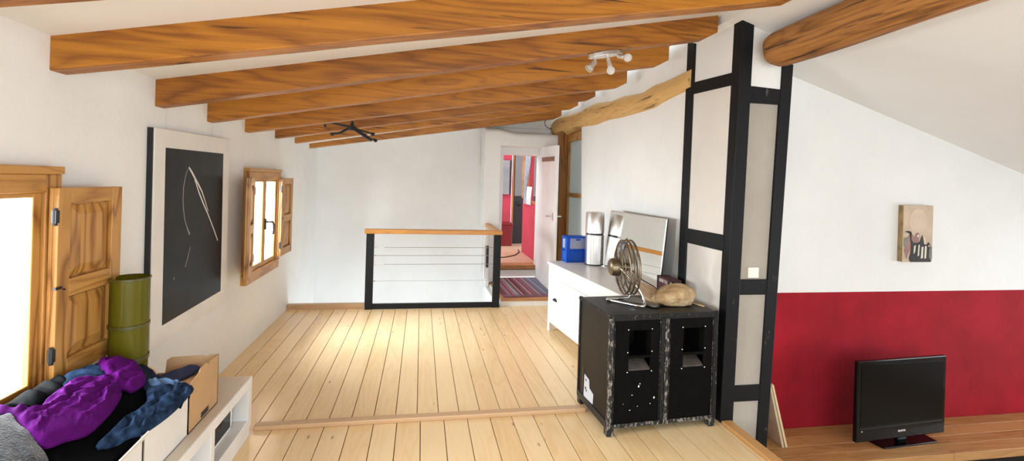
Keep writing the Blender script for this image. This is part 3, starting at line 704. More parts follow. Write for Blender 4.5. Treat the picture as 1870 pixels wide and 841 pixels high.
# ------------------------------------------------------------------ bench, television, planks
BN = thing('bench', 'long oak plank bench along the red wall under the television', 'bench', (4.0, 2.8, -.75))
mb = MB(); rn = random.Random(4)
for a, b in ((2.592, 2.70), (2.70, 2.797), (2.797, 2.91), (2.91, YR-.002)):
    x = 2.285
    cuts = [x, x+rn.uniform(1.2, 2.2), x+rn.uniform(2.6, 3.4), 6.18]
    for c, d in zip(cuts, cuts[1:]): mb.box(c+.0008, d-.0008, a+.0012, b-.0012, -.360, -.300, 0, rn.random())
wpart('seat_boards', mb, M['bench'], BN, bevel=.0025, seg=2)
wpart('front_board', MB().box(2.28, 6.18, 2.66, 2.70, -.75, -.361), M['blackwood'], BN)
for x in (2.4, 3.7, 5.0, 6.1): wpart('leg', MB().box(x-.03, x+.03, 2.72, 2.99, -.75, -.361), M['blackwood'], BN)

TV = thing('television', 'black flat television standing on the oak bench before the red wall', 'television', (3.505, 2.765, -.300), math.radians(3.2))
mb = MB()
mb.prism([(-.245,-.060,0),(.245,-.060,0),(.262,.060,0),(-.262,.060,0)], (0,0,.012))
TV_ = mb.build('stand_base', M['gloss'], TV, bevel=.004)
MB().hexa([(-.04,.0,.012),(.04,.0,.012),(.04,.03,.012),(-.04,.03,.012),(-.035,.004,.09),(.035,.004,.09),(.035,.03,.09),(-.035,.03,.09)]).build('stand_neck', M['gloss'], TV, bevel=.004)
xc = -.052
x0, x1, z0, z1 = xc-.408, xc+.408, .048, .616
mb = MB().box(x0, x1, -.028, .0, z0, z1)
mb.hexa([(x0+.10,.0,z0+.06),(x1-.10,.0,z0+.06),(x1-.16,.06,z0+.10),(x0+.16,.06,z0+.10),(x0+.10,.0,z1-.06),(x1-.10,.0,z1-.06),(x1-.16,.06,z1-.12),(x0+.16,.06,z1-.12)])
body = mb.build('housing', M['gloss'], TV, bevel=.006)
MB().box(x0+.030, x1-.030, -.0300, -.0270, z0+.112, z1-.036).build('screen', M['screen'], TV)
MB().box(x0+.03, x1-.03, -.0315, -.027, z0+.092, z0+.098).build('trim_line', M['darksteel'], TV)
def text(s, size, name, mat, parent, loc, rot, ext=.0008, sx=1.0, bold=0.0):
    cu = bpy.data.curves.new(name, 'FONT'); cu.body = s; cu.size = size; cu.extrude = ext; cu.align_x = 'CENTER'; cu.align_y = 'CENTER'; cu.offset = bold
    tmp = bpy.data.objects.new(name+'_t', cu); me = bpy.data.meshes.new_from_object(tmp); bpy.data.objects.remove(tmp)
    me.name = name; me.materials.clear(); me.materials.append(mat)
    o = bpy.data.objects.new(name, me); COL.objects.link(o); o.parent = parent; o.location = loc; o.rotation_euler = rot; o.scale = (sx, 1, 1)
    return o
text('SANYO', .017, 'logo', M['letter'], TV, (xc, -.0295, z0+.052), (PI/2,0,0), sx=1.2, bold=.0008)
for dx in (-.36, .33): MB().lathe([(.004,0),(.004,.003)], (xc+dx,-.028,z0+.075), 10, 0, (0,-1,0)).build('indicator', M['darksteel'] if dx > 0 else M['letter'], TV)

for i, (lab, bx, tx) in enumerate((('pale thin plank leaning beside the black post, closer to the post', 2.540, 2.418), ('pale thin plank leaning beside the black post, closer to the television', 2.566, 2.442))):
    mb = MB(); t = .017; ya, yb = 2.795, YR-.012; ztop = .165 if i == 0 else .150
    mb.hexa([(bx,ya,-.299),(bx+t,ya,-.299),(bx+t,yb,-.299),(bx,yb,-.299),(tx,ya,ztop),(tx+t,ya,ztop-.006),(tx+t,yb,ztop-.006),(tx,yb,ztop)])
    single('leaning_plank', mb, M['planke'] if i else M['plank'], lab, 'plank', 'leaning planks', bevel=.002)

# ------------------------------------------------------------------ white dresser and what stands on it
DA = math.radians(-83.3)
DR = thing('dresser', 'white wooden dresser with dark cup handles along the white wall', 'dresser', (1.316, 4.515, 0), DA)
L, D, Hh = 1.465, .422, .698
MB().box(-.012, L+.006, -.016, D, Hh-.026, Hh).build('top', M['white'], DR, bevel=.004)
MB().box(0, L, .012, D-.01, .10, Hh-.026).build('body', M['white'], DR, bevel=.003)
for x in (0, L-.05):
    for y in (0, D-.06): MB().box(x, x+.05, y, y+.05, 0, Hh-.027).build('leg', M['white'], DR, bevel=.003)
MB().box(.05, L-.05, .003, .02, .088, .125).build('apron', M['white'], DR, bevel=.002)
MB().box(.05, L-.05, .001, .02, .558, Hh-.028).build('frieze', M['white'], DR, bevel=.002)
for a, b in ((.053, L/2-.003), (L/2+.003, L-.053)):
    d = MB().box(a, b, -.003, .02, .130, .552).build('drawer', M['white'], DR, bevel=.003)
    q = MB(); xm, zm = (a+.14 if a < .1 else b-.14), .335
    n = 10; vs = []
    for i in range(n+1):
        t = i/n; ang = PI*t
        for j in range(7):
            u = j/6; ph = PI/2*u
            vs.append((xm-.042*math.cos(ang)*(1-.25*(1-math.cos(ph))), -.003-.026*math.sin(ph)*(math.sin(ang)**.5 if 0 < i < n else 0), zm+.032*math.sin(ang)*math.cos(ph*.8)))
    q.add(vs, [(i*7+j, i*7+j+1, (i+1)*7+j+1, (i+1)*7+j) for i in range(n) for j in range(6)])
    o = q.build('cup_handle', M['darksteel'], d, smooth=True)
    so = o.modifiers.new('thick', 'SOLIDIFY'); so.thickness = .003

# blue two-drawer plastic box
BB = thing('drawer_box', 'blue plastic two-drawer storage box at the far end of the dresser', 'storage box', (1.580, 4.512, .699), math.radians(6))
w, dp_, hh = .225, .132, .262
MB().box(-w/2, w/2, -dp_/2, dp_/2, hh-.02, hh).box(-w/2, w/2, -dp_/2, dp_/2, hh/2-.008, hh/2+.006).box(-w/2, w/2, -dp_/2, dp_/2, 0, .012).box(-w/2, -w/2+.034, -dp_/2, -dp_/2+.01, 0, hh).box(w/2-.02, w/2, -dp_/2, -dp_/2+.01, 0, hh).box(-w/2, w/2, dp_/2-.006, dp_/2, 0, hh).box(-w/2, -w/2+.004, -dp_/2, -dp_/2+.05, 0, hh).box(w/2-.004, w/2, -dp_/2, dp_/2, 0, hh).build('case', M['blueplastic'], BB, bevel=.003)
for i, z in enumerate((.014, hh/2+.008)):
    d = MB().box(-w/2+.034, w/2-.02, -dp_/2-.006, -dp_/2-.002, z, z+.105).box(-w/2+.006, -w/2+.010, -dp_/2+.05, dp_/2-.01, z, z+.095).build('drawer', M['blueplastic'] if i == 0 else M['clearplastic'], BB, bevel=.001)
    MB().box(-w/2+.05, w/2-.03, -dp_/2+.02, dp_/2-.02, z+.002, z+.05+.02*i).build('contents', M['stuffing'], d, bevel=.01)
    MB().box(-.02, .03, -dp_/2-.014, -dp_/2-.005, z+.085, z+.10).build('grip', M['blueplastic'], d, bevel=.002)

CN = thing('steel_bin', 'tall cylindrical stainless steel bin beside the mirror on the dresser', 'bin', (1.730, 4.340, .699))
r = .092
MB().lathe([(r-.004,0),(r,.004),(r,.296),(r-.004,.300)], n=48).build('lower_body', M['steel'], CN, smooth=True)
MB().lathe([(r-.006,.3),(r-.006,.314)], n=48).build('dark_seam', M['darksteel'], CN, smooth=True)
MB().lathe([(r-.004,.314),(r,.318),(r,.515),(r-.005,.522),(r-.02,.524),(r-.022,.520),(.001,.520)], n=48).build('upper_body', M['steel'], CN, smooth=True)
MB().box(-.022, .022, -r-.006, -r+.006, .298, .313).build('latch', M['darksteel'], CN, bevel=.002)
MB().lathe([(r-.001,0),(r+.002,.003),(r+.002,.010),(r-.001,.012)], n=48).build('foot_ring', M['darksteel'], CN, smooth=True)

MR = thing('mirror', 'frameless rectangular mirror leaning on the white wall on the dresser', 'mirror', (1.83, 3.78, .699))
def mir(o0, o1, e=0):
    f = lambda y, z, o: (1.792 + (4.28-y)*.022 + (z-.70)*.098 + o, y, z)
    y0, y1, za, zb = 3.225+e, 4.23-e, .703+e, 1.250-e
    return MB().hexa([f(y0,za,o0),f(y0,za,o1),f(y1,za,o1),f(y1,za,o0),f(y0,zb,o0),f(y0,zb,o1),f(y1,zb,o1),f(y1,zb,o0)])
wpart('black_piece', mir(.004, .012), M['black'], MR)
wpart('glass', mir(-.002, .0035, .010), M['mirror'], MR)
wpart('edge_strip', mir(-.001, .0045), M['steel'], MR, bevel=.001)

MX = thing('maroon_box', 'small maroon box with pale lettering behind the stone', 'box', (1.838, 3.115, .699), math.radians(-3))
bw, bd, bh = .102, .165, .124
MB().box(-bw/2, bw/2, -bd/2, bd/2, 0, bh).build('body', [M['maroon']], MX, bevel=.006)
MB().box(-bw/2+.004, bw/2-.004, -bd/2-.003, -bd/2+.001, .006, bh-.008).build('end_plate', M['maroond'], MX, bevel=.001)
MB().box(-bw/2-.004, bw/2, bd/2-.001, bd/2+.012, 0, bh+.004).build('end_rim', M['maroond'], MX, bevel=.004)
text('ACRET TOL', .030, 'lettering', M['letter'], MX, (-bw/2-.0012, -.005, .100), (PI/2,0,-PI/2), sx=.80, bold=.0016)
text('multitone', .021, 'lettering', M['letter'], MX, (-bw/2-.0012, .005, .040), (PI/2,0,-PI/2), sx=.95, bold=.0008)
MB().lathe([(.006,0),(.006,.004)], (-bw/2+.014,-bd/2-.002,bh-.02), 12, 0, (0,-1,0)).build('screw', M['steel'], MX)

# ------------------------------------------------------------------ black flight-case speaker cabinet
SPK = thing('speaker_cabinet', 'black scuffed double speaker cabinet with worn metal edges on the floor', 'speaker cabinet', (1.4855, 2.797, 0), math.radians(3.5), rot=(0, math.radians(.0), math.radians(3.5)))
W, DD, Z0, Z1 = .74, .45, .048, .722
xa, xb, yf, yb_ = -W/2, W/2, -DD/2, DD/2
MB().box(xa+.02, xb-.02, yf+.17, yb_, Z0, Z1-.004).box(xa+.004, xa+.0205, yf+.012, yb_, Z0, Z1-.005).box(xb-.0205, xb-.004, yf+.012, yb_, Z0, Z1-.005).box(xa+.004, xb-.004, yf+.012, yf+.17, Z0, Z0+.02).box(xa+.004, xb-.004, yf+.012, yf+.17, Z1-.02, Z1-.004).box(-.01, .01, yf+.02, yf+.17, Z0, Z1-.01).build('body', M['caseside'], SPK, bevel=.003)
for s_ in (0, 1):
    pa, pb = (xa+.006, -.006) if s_ == 0 else (.006, xb-.006)
    ha, hb = pa+.122, pa+.268; hz0, hz1, hzm = .385, .628, .468
    za, zb = Z0+.004, Z1-.012
    mb = MB(); o4 = [(pa,za),(pb,za),(pb,zb),(pa,zb)]; i4 = [(ha,hz0),(hb,hz0),(hb,hz1),(ha,hz1)]
    vs = [(x, y, z) for y in (yf, yf+.015) for x, z in o4+i4]
    fs = [(i, (i+1) % 4, 4+(i+1) % 4, 4+i) for i in range(4)] + [(8+i, 12+i, 12+(i+1) % 4, 8+(i+1) % 4) for i in range(4)] + [(i, 8+i, 8+(i+1) % 4, (i+1) % 4) for i in range(4)] + [(4+i, 4+(i+1) % 4, 12+(i+1) % 4, 12+i) for i in range(4)]
    mb.add(vs, fs)
    fp = mb.build('front_panel', M['casebody'], SPK, bevel=.0015)
    MB().box(ha-.004, hb+.004, yf-.003, yf+.012, hzm-.008, hzm+.010).build('horn_bar', M['casebody'], fp, bevel=.002)
    # horn cavity: flared throat above, sloping lip below
    q = MB(); e = .014
    q.add([(ha,yf+.012,hz1),(hb,yf+.012,hz1),(hb,yf+.012,hzm),(ha,yf+.012,hzm),(ha+.05,yf+.15,hz1-.03),(hb-.03,yf+.15,hz1-.03),(hb-.03,yf+.15,hzm+.03),(ha+.05,yf+.15,hzm+.03)],
          [(0,1,5,4),(1,2,6,5),(2,3,7,6),(3,0,4,7),(4,5,6,7)])
    q.build('horn_throat', M['casebody'], fp)
    q = MB().hexa([(ha,yf+.004,hz0-.004),(hb,yf+.004,hz0-.004),(hb-.012,yf+.10,hzm-.03),(ha+.012,yf+.10,hzm-.03),(ha,yf+.004,hz0+.008),(hb,yf+.004,hz0+.008),(hb-.012,yf+.10,hzm-.012),(ha+.012,yf+.10,hzm-.012)])
    q.build('horn_lip', M['hornwood'], fp)
    for a, b in ((ha-.006, hz1+.006), (hb+.006, hz1+.006), (ha-.008, hzm+.03), (hb+.008, hzm+.03), (ha-.008, hz0-.006), (hb+.008, hz0-.006)):
        MB().lathe([(.0036,0),(.0030,.003)], (a, yf-.0003, b), 8, 0, (0,-1,0)).build('screw', M['chipw'], fp)
    # worn angle edging round each front panel
    pal = M['edgepale'] if s_ == 0 else M['edge']
    t = .020
    for (a, b, c, d, mm) in ((pa-.004, pa+t, za, zb, pal if s_ == 0 else M['edgepale']), (pb-t, pb+.004, za, zb, M['edge']), (pa, pb, za-.004, za+t, M['edgepale']), (pa, pb, zb-t, zb+.004, M['edge'])):
        MB().box(a, b, yf-.003, yf+.004, c, d).build('edge_trim', mm, SPK, bevel=.002)
    for q in (MB().box(pa+.026, pa+.028, yf-.002, yf+.001, za+.03, zb-.03), MB().box(pb-.028, pb-.026, yf-.002, yf+.001, za+.03, zb-.03)):
        q.build('scuff_line', M['edgepale'], fp)
# chips on the left front panel
rn = random.Random(12)
for (u, v, a, b) in ((.20,.290,.010,.016),(.208,.305,.007,.008),(.157,.240,.008,.007),(.305,.215,.010,.014),(.280,.180,.007,.006),(.195,.170,.006,.005),(.145,.150,.008,.005),(.10,.19,.004,.004)):
    x, z = xa+u, v
    q = MB().prism([(x+a/2*math.cos(k*PI/4)*rn.uniform(.7,1.2), yf-.0002, z+b/2*math.sin(k*PI/4)*rn.uniform(.7,1.2)) for k in range(8)], (0,-.0008,0))
    q.build('paint_chip', M['chipw'], SPK)
# top lid, side panel edging, feet, corners
MB().box(xa, xb, yf, yb_, Z1-.010, Z1).build('lid', M['caseside'], SPK, bevel=.004)
for (b, mm) in ((MB().box(xa-.003, xb+.003, yf-.004, yf+.018, Z1-.022, Z1+.003), M['edge']), (MB().box(xa-.003, xa+.016, yf, yb_+.002, Z1-.020, Z1+.003), M['edge']),
          (MB().box(xa-.003, xa+.016, yb_-.016, yb_+.003, Z0, Z1), M['edge']), (MB().box(xa-.003, xa+.02, yf-.004, yf+.016, Z0-.004, Z1), M['edgepale']),
          (MB().box(xa-.003, xa+.016, yf, yb_, Z0-.006, Z0+.040), M['darksteel']), (MB().box(xb-.016, xb+.003, yf-.004, yf+.016, Z0, Z1), M['edge'])):
    b.build('edge_trim', mm, SPK, bevel=.003)
for x in (xa, xb):
    for y in (yf, yb_):
        q = MB(); q.lathe([(.001,-.012),(.012,-.010),(.016,0),(.012,.010),(.001,.012)], (x+(.006 if x < 0 else -.006), y+(.006 if y < 0 else -.006), Z1-.006), 12)
        q.build('corner_cap', M['edge'], SPK, smooth=True)
        fx0 = x if x < 0 else x-.045; fy0 = y if y < 0 else y-.045
        MB().box(fx0, fx0+.045, fy0, fy0+.045, 0, Z0+.01).build('foot', M['edgepale'], SPK, bevel=.004)
# torn label and recess on the left side
q = MB().prism([(xa+.0035, y, z) for y, z in ((.120,.235),(.045,.225),(.040,.175),(-.02,.160),(-.015,.050+.045),(.125,.085))], (-.0012,0,0))
MB().add(q.v, q.f).build('torn_label', M['label'], SPK)
for y, z, a in ((.095,.205,.010),(.10,.15,.012),(.085,.14,.010)): MB().box(xa+.0018, xa+.0022, y-a, y+a*.6, z-a*.7, z+a*.7).build('label_print', M['black'], SPK)
MB().box(xa+.002, xa+.005, .135, .158, .10, .27).build('side_slot', M['black'], SPK)

# ------------------------------------------------------------------ retro fan on the cabinet
ZS = .7255
FN = thing('desk_fan', 'retro bronze metal fan on chrome tube stand on the black cabinet', 'fan', (1.365, 2.80, ZS))
FC = Vector((.005, .045, .232)); ax = Vector((math.cos(math.radians(-8)), math.sin(math.radians(-8)), .03)).normalized()
up = Vector((0,0,1)); up = (up-ax*up.dot(ax)).normalized(); sd = ax.cross(up)
def FP(a, r, h): return FC + (up*math.cos(a)+sd*math.sin(a))*r + ax*h
R_ = .176
cg = MB()
for r, h, t in ((R_,-.030,.0062),(R_,.026,.0062),(R_+.001,-.002,.0060),(.135,.048,.002),(.09,.054,.002),(.135,-.052,.002),(.09,-.056,.002),(.035,.057,.003)):
    cg.tube([FP(2*PI*k/56, r, h) for k in range(56)], t, 7, closed=True)
for k in range(44):
    a = 2*PI*k/44
    for sg in (1, -1):
        b = .026 if sg > 0 else -.030
        cg.tube([FP(a, .028, sg*.056), FP(a+.12, .09, sg*.054), FP(a+.2, .14, sg*.046), FP(a+.25, R_, b)], .0012, 5)
cg.build('cage', M['bronze'], FN, smooth=True)
for b in range(4):
    q = MB(); vs = []; nu, nv = 8, 6
    for i in range(nu+1):
        r = .025 + .125*i/nu; half = .18 + .42*math.sin(PI*min(1, i/nu*.85+.1))
        for j in range(nv+1):
            f = (j/nv-.5)*2
            vs.append(FP(b*PI/2+f*half+.5, r, .016*f))
    q.add(vs, [(i*(nv+1)+j, i*(nv+1)+j+1, (i+1)*(nv+1)+j+1, (i+1)*(nv+1)+j) for i in range(nu) for j in range(nv)])
    o = q.build('blade', M['blade'], FN, smooth=True); so = o.modifiers.new('thick', 'SOLIDIFY'); so.thickness = .002
q = MB(); q.lathe([(.001,-.125),(.040,-.123),(.055,-.112),(.060,-.09),(.058,-.058),(.030,-.050),(.026,.02),(.001,.024)], FC, 28, 0, ax)
q.build('motor', M['bronze'], FN, smooth=True)
q = MB(); q.lathe([(.030,.055),(.030,.062),(.02,.066),(.001,.067)], FC, 24, 0, ax); q.build('badge', M['chrome'], FN, smooth=True)
hubL = FC + sd*(-.0) + ax*(-.072) + Vector((0,-.058,0))
rd = .0085
path = [hubL, hubL+Vector((.02,-.012,-.02)), Vector((.045,-.045,.10)), Vector((.070,-.075,.035)), Vector((.060,-.098,.012)), Vector((.03,-.100,.0095)), Vector((-.06,.00,.0095)), Vector((-.112,.058,.0095)), Vector((-.115,.082,.0095)), Vector((-.095,.092,.0095)), Vector((.01,.098,.0095)), Vector((.055,.10,.03)), Vector((.05,.10,.12)), FC+ax*(-.05)+Vector((0,.058,0))]
def smooth_path(P, n=6):
    out = []; P = [Vector(p) for p in P]
    for i in range(len(P)-1):
        p0, p1, p2, p3 = P[max(0, i-1)], P[i], P[i+1], P[min(len(P)-1, i+2)]
        for k in range(n):
            t = k/n; out.append(.5*((2*p1)+(p2-p0)*t+(2*p0-5*p1+4*p2-p3)*t*t+(3*p1-p0-3*p2+p3)*t**3))
    return out+[P[-1]]
MB().tube(smooth_path(path), rd, 12).build('tube_stand', M['chrome'], FN, smooth=True)
q = MB(); pts = [(.05,.10),(-.01,.06),(.0,.02),(.075,-.045),(.11,-.105),(.135,-.115),(.16,-.100),(.165,-.07),(.13,.05),(.10,.105)]
pts = [(p.x, p.y) for p in smooth_path([(x, y, 0) for x, y in pts+pts[:1]], 4)][:-1]
q.prism([(x, y, .002) for x, y in pts], (0, 0, .012)); q.build('base_plate', M['platesteel'], FN, bevel=.003)
MB().tube(smooth_path([FC+ax*.0+Vector((.05,.03,-.03)), (.14,.10,.135), (.235,.13,.085), (.262,.10,.06), (.255,.02,.03), (.225,-.04,.012), (.19,-.075,.008), (.15,-.09,.008)]), .0035, 8).build('power_cord', M['cable'], FN, smooth=True)
MB().lathe([(.006,0),(.008,.004),(.006,.012),(.001,.014)], FP(0, R_+.002, -.004), 12, 0, (0,0,1)).build('cage_clip', M['bronze'], FN)

# ------------------------------------------------------------------ stone, tan cloth, stick
def stone():
    bm = bmesh.new(); bmesh.ops.create_icosphere(bm, subdivisions=5, radius=1.0)
    for v in bm.verts:
        p = v.co.copy(); d = p.normalized()
        k = 1 + .16*noise.noise(d*1.2+Vector((3.1,0,1))) - .10*abs(noise.noise(d*2.3+Vector((7,1,2)))) + .03*noise.noise(d*4.5) + .010*noise.noise(d*12)
        x = .145*d.x*k; y = .092*d.y*k; z = .074*d.z*k
        x += 0; z *= 1 + .35*max(-1, min(1, d.x))*.5
        z -= .018*max(0, -d.x)
        v.co = (x, y, max(z, -.058))
    mb = MB(); bm.verts.index_update(); mb.add([v.co[:] for v in bm.verts], [[v.index for v in f.verts] for f in bm.faces]); bm.free(); return mb
o = single('stone', stone(), M['rock'], 'tan rough stone lying on top of the black cabinet', 'stone', smooth=True)
o.location = (1.672, 2.775, .7245); o.rotation_euler = (0, 0, math.radians(-6))

def dist_poly(p, poly):
    best = 9
    for i in range(len(poly)):
        a, b = Vector(poly[i]), Vector(poly[(i+1) % len(poly)]); ab = b-a
        t = max(0, min(1, (p-a).dot(ab)/max(1e-9, ab.length_squared))); best = min(best, (p-a-ab*t).length)
    return best
def inside(p, poly):
    c = False; n = len(poly); j = n-1
    for i in range(n):
        xi, yi = poly[i]; xj, yj = poly[j]
        if (yi > p.y) != (yj > p.y) and p.x < (xj-xi)*(p.y-yi)/(yj-yi)+xi: c = not c
        j = i
    return c
def drape(poly, base, off, thick, edge, wr, step=.009, smoothn=5, deep=.03, seed=0):
    """cloth lying on the surface base(x,y): wr = [(angle, wavelength, amplitude)]"""
    P = smooth_path([(x, y, 0) for x, y in poly]+[(poly[0][0], poly[0][1], 0)], smoothn)[:-1]
    bd = []
    for i, p in enumerate(P):
        q = P[(i+1) % len(P)]; k = max(1, int((q-p).length/step))
        for s_ in range(k): bd.append((p+(q-p)*s_/k).xy.to_tuple())
    xs = [p[0] for p in bd]; ys = [p[1] for p in bd]; pts = list(bd); rn = random.Random(seed)
    y = min(ys)
    row = 0
    while y < max(ys):
        x = min(xs)+(step/2 if row % 2 else 0)
        while x < max(xs):
            v = Vector((x+rn.uniform(-.1,.1)*step, y+rn.uniform(-.1,.1)*step))
            if inside(v, bd) and dist_poly(v, bd) > step*.6: pts.append(v.to_tuple())
            x += step
        y += step*.87; row += 1
    n = len(bd)
    vv, _, ff, *_ = delaunay_2d_cdt([Vector(p) for p in pts], [(i, (i+1) % n) for i in range(n)], [list(range(n))], 1, 1e-6)
    top = []; bot = []
    for v in vv:
        d = dist_poly(v, bd); t = min(1, d/edge); e = math.sqrt(max(0, 1-(1-t)**2))
        w = 0
        for k, (ang, wl, am) in enumerate(wr):
            ca, sa = math.cos(ang), math.sin(ang)
            wx = .5*wl*noise.noise((v.x/wl*.6, v.y/wl*.6, seed+k)); wy = .5*wl*noise.noise((v.x/wl*.6, v.y/wl*.6, seed+k+40))
            u = ((v.x+wx)*ca+(v.y+wy)*sa)/wl; q = (-(v.x+wx)*sa+(v.y+wy)*ca)/(wl*3.5)
            ph = u + .9*noise.noise((u*.35, q*1.1, seed*3.7+k)) + .25*noise.noise((u*.9, q*2.3, seed+k+5))
            amp = max(0, min(1, .55+1.3*noise.noise((u*.3, q*.8, seed*1.3+k+17))))
            w += am*(2*(.5+.5*math.sin(2*PI*ph))**1.5 - .8)*amp
        b = base(v.x, v.y)
        top.append((v.x, v.y, b+off+thick*e+w*(.25+.75*t))); bot.append((v.x, v.y, b+off-deep*e*.6))
    N = len(vv); fs = [tuple(f) for f in ff] + [tuple(i+N for i in f[::-1]) for f in ff]
    cnt = {}
    for f in ff:
        for i in range(len(f)): cnt[(f[i], f[(i+1) % len(f)])] = 1
    for (a, b) in cnt:
        if (b, a) not in cnt: fs.append((b, a, a+N, b+N))
    return MB().add(top+bot, fs)
zt = lambda x, y: .7245
single('tan_cloth', drape([(1.455,2.93),(1.47,3.00),(1.57,3.005),(1.63,2.94),(1.60,2.86),(1.555,2.765),(1.535,2.76)], lambda x, y: .7255+.17*max(0, (y-2.80))/.25*.6, .004, .006, .02, [(.6,.08,.008),(2.0,.05,.004)], seed=2, deep=.005), M['tan'],
       'crumpled tan cloth between the fan and the stone', 'cloth', smooth=True)
single('thin_stick', MB().hexa([(1.775,2.865,.7245),(1.785,2.880,.7245),(1.848,2.700,.7245),(1.835,2.692,.7245),(1.775,2.865,.733),(1.785,2.880,.733),(1.848,2.700,.731),(1.835,2.692,.731)]), M['stick'], 'pale flat stick on the black cabinet right of the stone', 'stick')

# ------------------------------------------------------------------ low white shelf unit
SH = thing('low_shelf', 'low white open shelf unit along the left wall under the boxes', 'shelf', (-1.155, 1.75, 0))
sx0, sx1, sy0, sy1, sh = -1.385, -.930, .62, 2.818, .337
t = .052
wpart('top', MB().box(sx0, sx1, sy0, sy1, sh-t, sh), [M['shelfw']], SH, bevel=.002)
wpart('top_surface', MB().box(sx0+.004, sx1-.006, sy0+.004, sy1-.006, sh-.001, sh+.0012), M['shelftop'], SH)
wpart('bottom', MB().box(sx0, sx1, sy0, sy1, .052, .104), M['shelfw'], SH, bevel=.002)
wpart('plinth', MB().box(sx0+.01, sx1-.004, sy0+.01, sy1-.01, 0, .052), M['shelfw'], SH, bevel=.002)
wpart('back', MB().box(sx0, sx0+.012, sy0, sy1, .104, sh-t), M['shelfw'], SH)
for a, b in ((2.766, 2.818), (2.300, 2.342), (1.83, 1.872), (1.36, 1.402), (.62, .672)): wpart('divider', MB().box(sx0, sx1, a, b, .104, sh-t), M['shelfw'], SH, bevel=.002)
DV = thing('dark_box', 'dark glossy box with pale rim inside the low white shelf', 'box', (-1.15, 2.52, .105))
wpart('body', MB().box(-1.33, -.995, 2.375, 2.69, .106, .272), M['navy'], DV, bevel=.006)
wpart('rim', MB().box(-1.0, -.990, 2.37, 2.70, .106, .118).box(-1.0, -.990, 2.685, 2.70, .106, .275), M['shelfw'], DV, bevel=.002)
wpart('front_glass', MB().box(-.996, -.992, 2.38, 2.685, .118, .27), M['gloss'], DV)

# ------------------------------------------------------------------ boxes on the shelf
zs = sh+.0015
TB = thing('cardboard_box', 'open brown cardboard box on the far half of the low shelf', 'box', (-1.18, 2.35, zs))
bx0, bx1, by0, by1 = -1.362, -.987, 2.205, 2.500
def panel_x(x, outline, th, mat, name): return wpart(name, MB().prism([(x, y, z) for y, z in outline], (th, 0, 0)), mat, TB)
def panel_y(y, outline, th, mat, name): return wpart(name, MB().prism([(x, y, z) for x, z in outline], (0, th, 0)), mat, TB)
panel_x(bx1, [(by0,zs),(by1,zs),(by1,.587),(2.415,.587),(2.405,.578),(2.388,.576),(2.372,.592),(2.31,.589),(2.30,.575),(2.225,.560),(2.222,.535),(by0,.535)], -.005, M['card'], 'side_wall')
panel_x(bx0, [(by0,zs),(by1,zs),(by1,.56),(by0,.56)], .005, M['cardin'], 'side_wall')
panel_y(by1, [(bx0,zs),(bx1,zs),(bx1,.586),(-1.03,.584),(-1.045,.575),(-1.06,.583),(-1.20,.578),(-1.222,.565),(-1.228,.50),(bx0,.50)], -.005, M['cardin'], 'end_wall')
panel_y(by0, [(bx0,zs),(bx1,zs),(bx1,.535),(bx0,.535)], .005, M['cardin'], 'end_wall')
panel_y(by0+.006, [(-1.36,.50),(-1.125,.50),(-1.120,.615),(-1.135,.640),(-1.165,.648),(-1.36,.648)], .004, M['cardin'], 'flap')
wpart('bottom', MB().box(bx0, bx1, by0, by1, zs, zs+.005), M['cardin'], TB)
wpart('hand_slot', MB().box(bx1-.002, bx1+.0012, 2.325, 2.40, zs+.012, zs+.038), M['black'], TB)
wpart('corner_slot', MB().box(bx1-.003, bx1+.0012, by0+.002, by0+.010, .500, .534), M['black'], TB)
WB = thing('white_box', 'plain white cardboard box on the low shelf under the jeans', 'box', (-1.18, 2.03, zs))
def wbox(T, y0, y1, top, mat):
    for a in ((bx1-.005, bx1, y0, y1), (bx0, bx0+.005, y0, y1), (bx0, bx1, y0, y0+.005), (bx0, bx1, y1-.005, y1)):
        wpart('wall', MB().box(a[0], a[1], a[2], a[3], zs, top), mat, T, bevel=.001)
    wpart('bottom', MB().box(bx0, bx1, y0, y1, zs, zs+.005), mat, T)
wbox(WB, 1.875, 2.200, .530, M['boxwhite'])
WC = thing('white_box', 'white cardboard box with a folded flap, nearest the viewer on the low shelf', 'box', (-1.18, 1.6, zs))
wbox(WC, 1.30, 1.868, .505, M['boxwhite'])
wpart('flap', MB().hexa([(bx1-.002,1.62,.50),(bx1+.002,1.62,.503),(bx1+.002,1.86,.503),(bx1-.002,1.86,.50),(bx1+.040,1.66,.555),(bx1+.044,1.66,.553),(bx1+.030,1.85,.548),(bx1+.026,1.85,.55)]), M['boxwhite'], WC)
BNN = thing('olive_bin', 'tall translucent olive plastic bin in the cardboard box by the shutter', 'bin', (-1.286, 2.302, zs+.006))
rb = .076
MB().lathe([(rb-.006,0),(rb-.004,.3),(rb-.003,.672),(rb-.006,.672),(rb-.008,.3),(rb-.010,.006),(.001,.006),(.001,0)], n=40, cap=False).build('shell', M['bin'], BNN, smooth=True)
for z, hgt in ((.300, .022), (.452, .018), (.664, .012)):
    MB().lathe([(rb-.005,z),(rb+.001,z+.002),(rb+.001,z+hgt-.002),(rb-.005,z+hgt)], n=40, cap=False).build('band', M['binrim'], BNN, smooth=True)

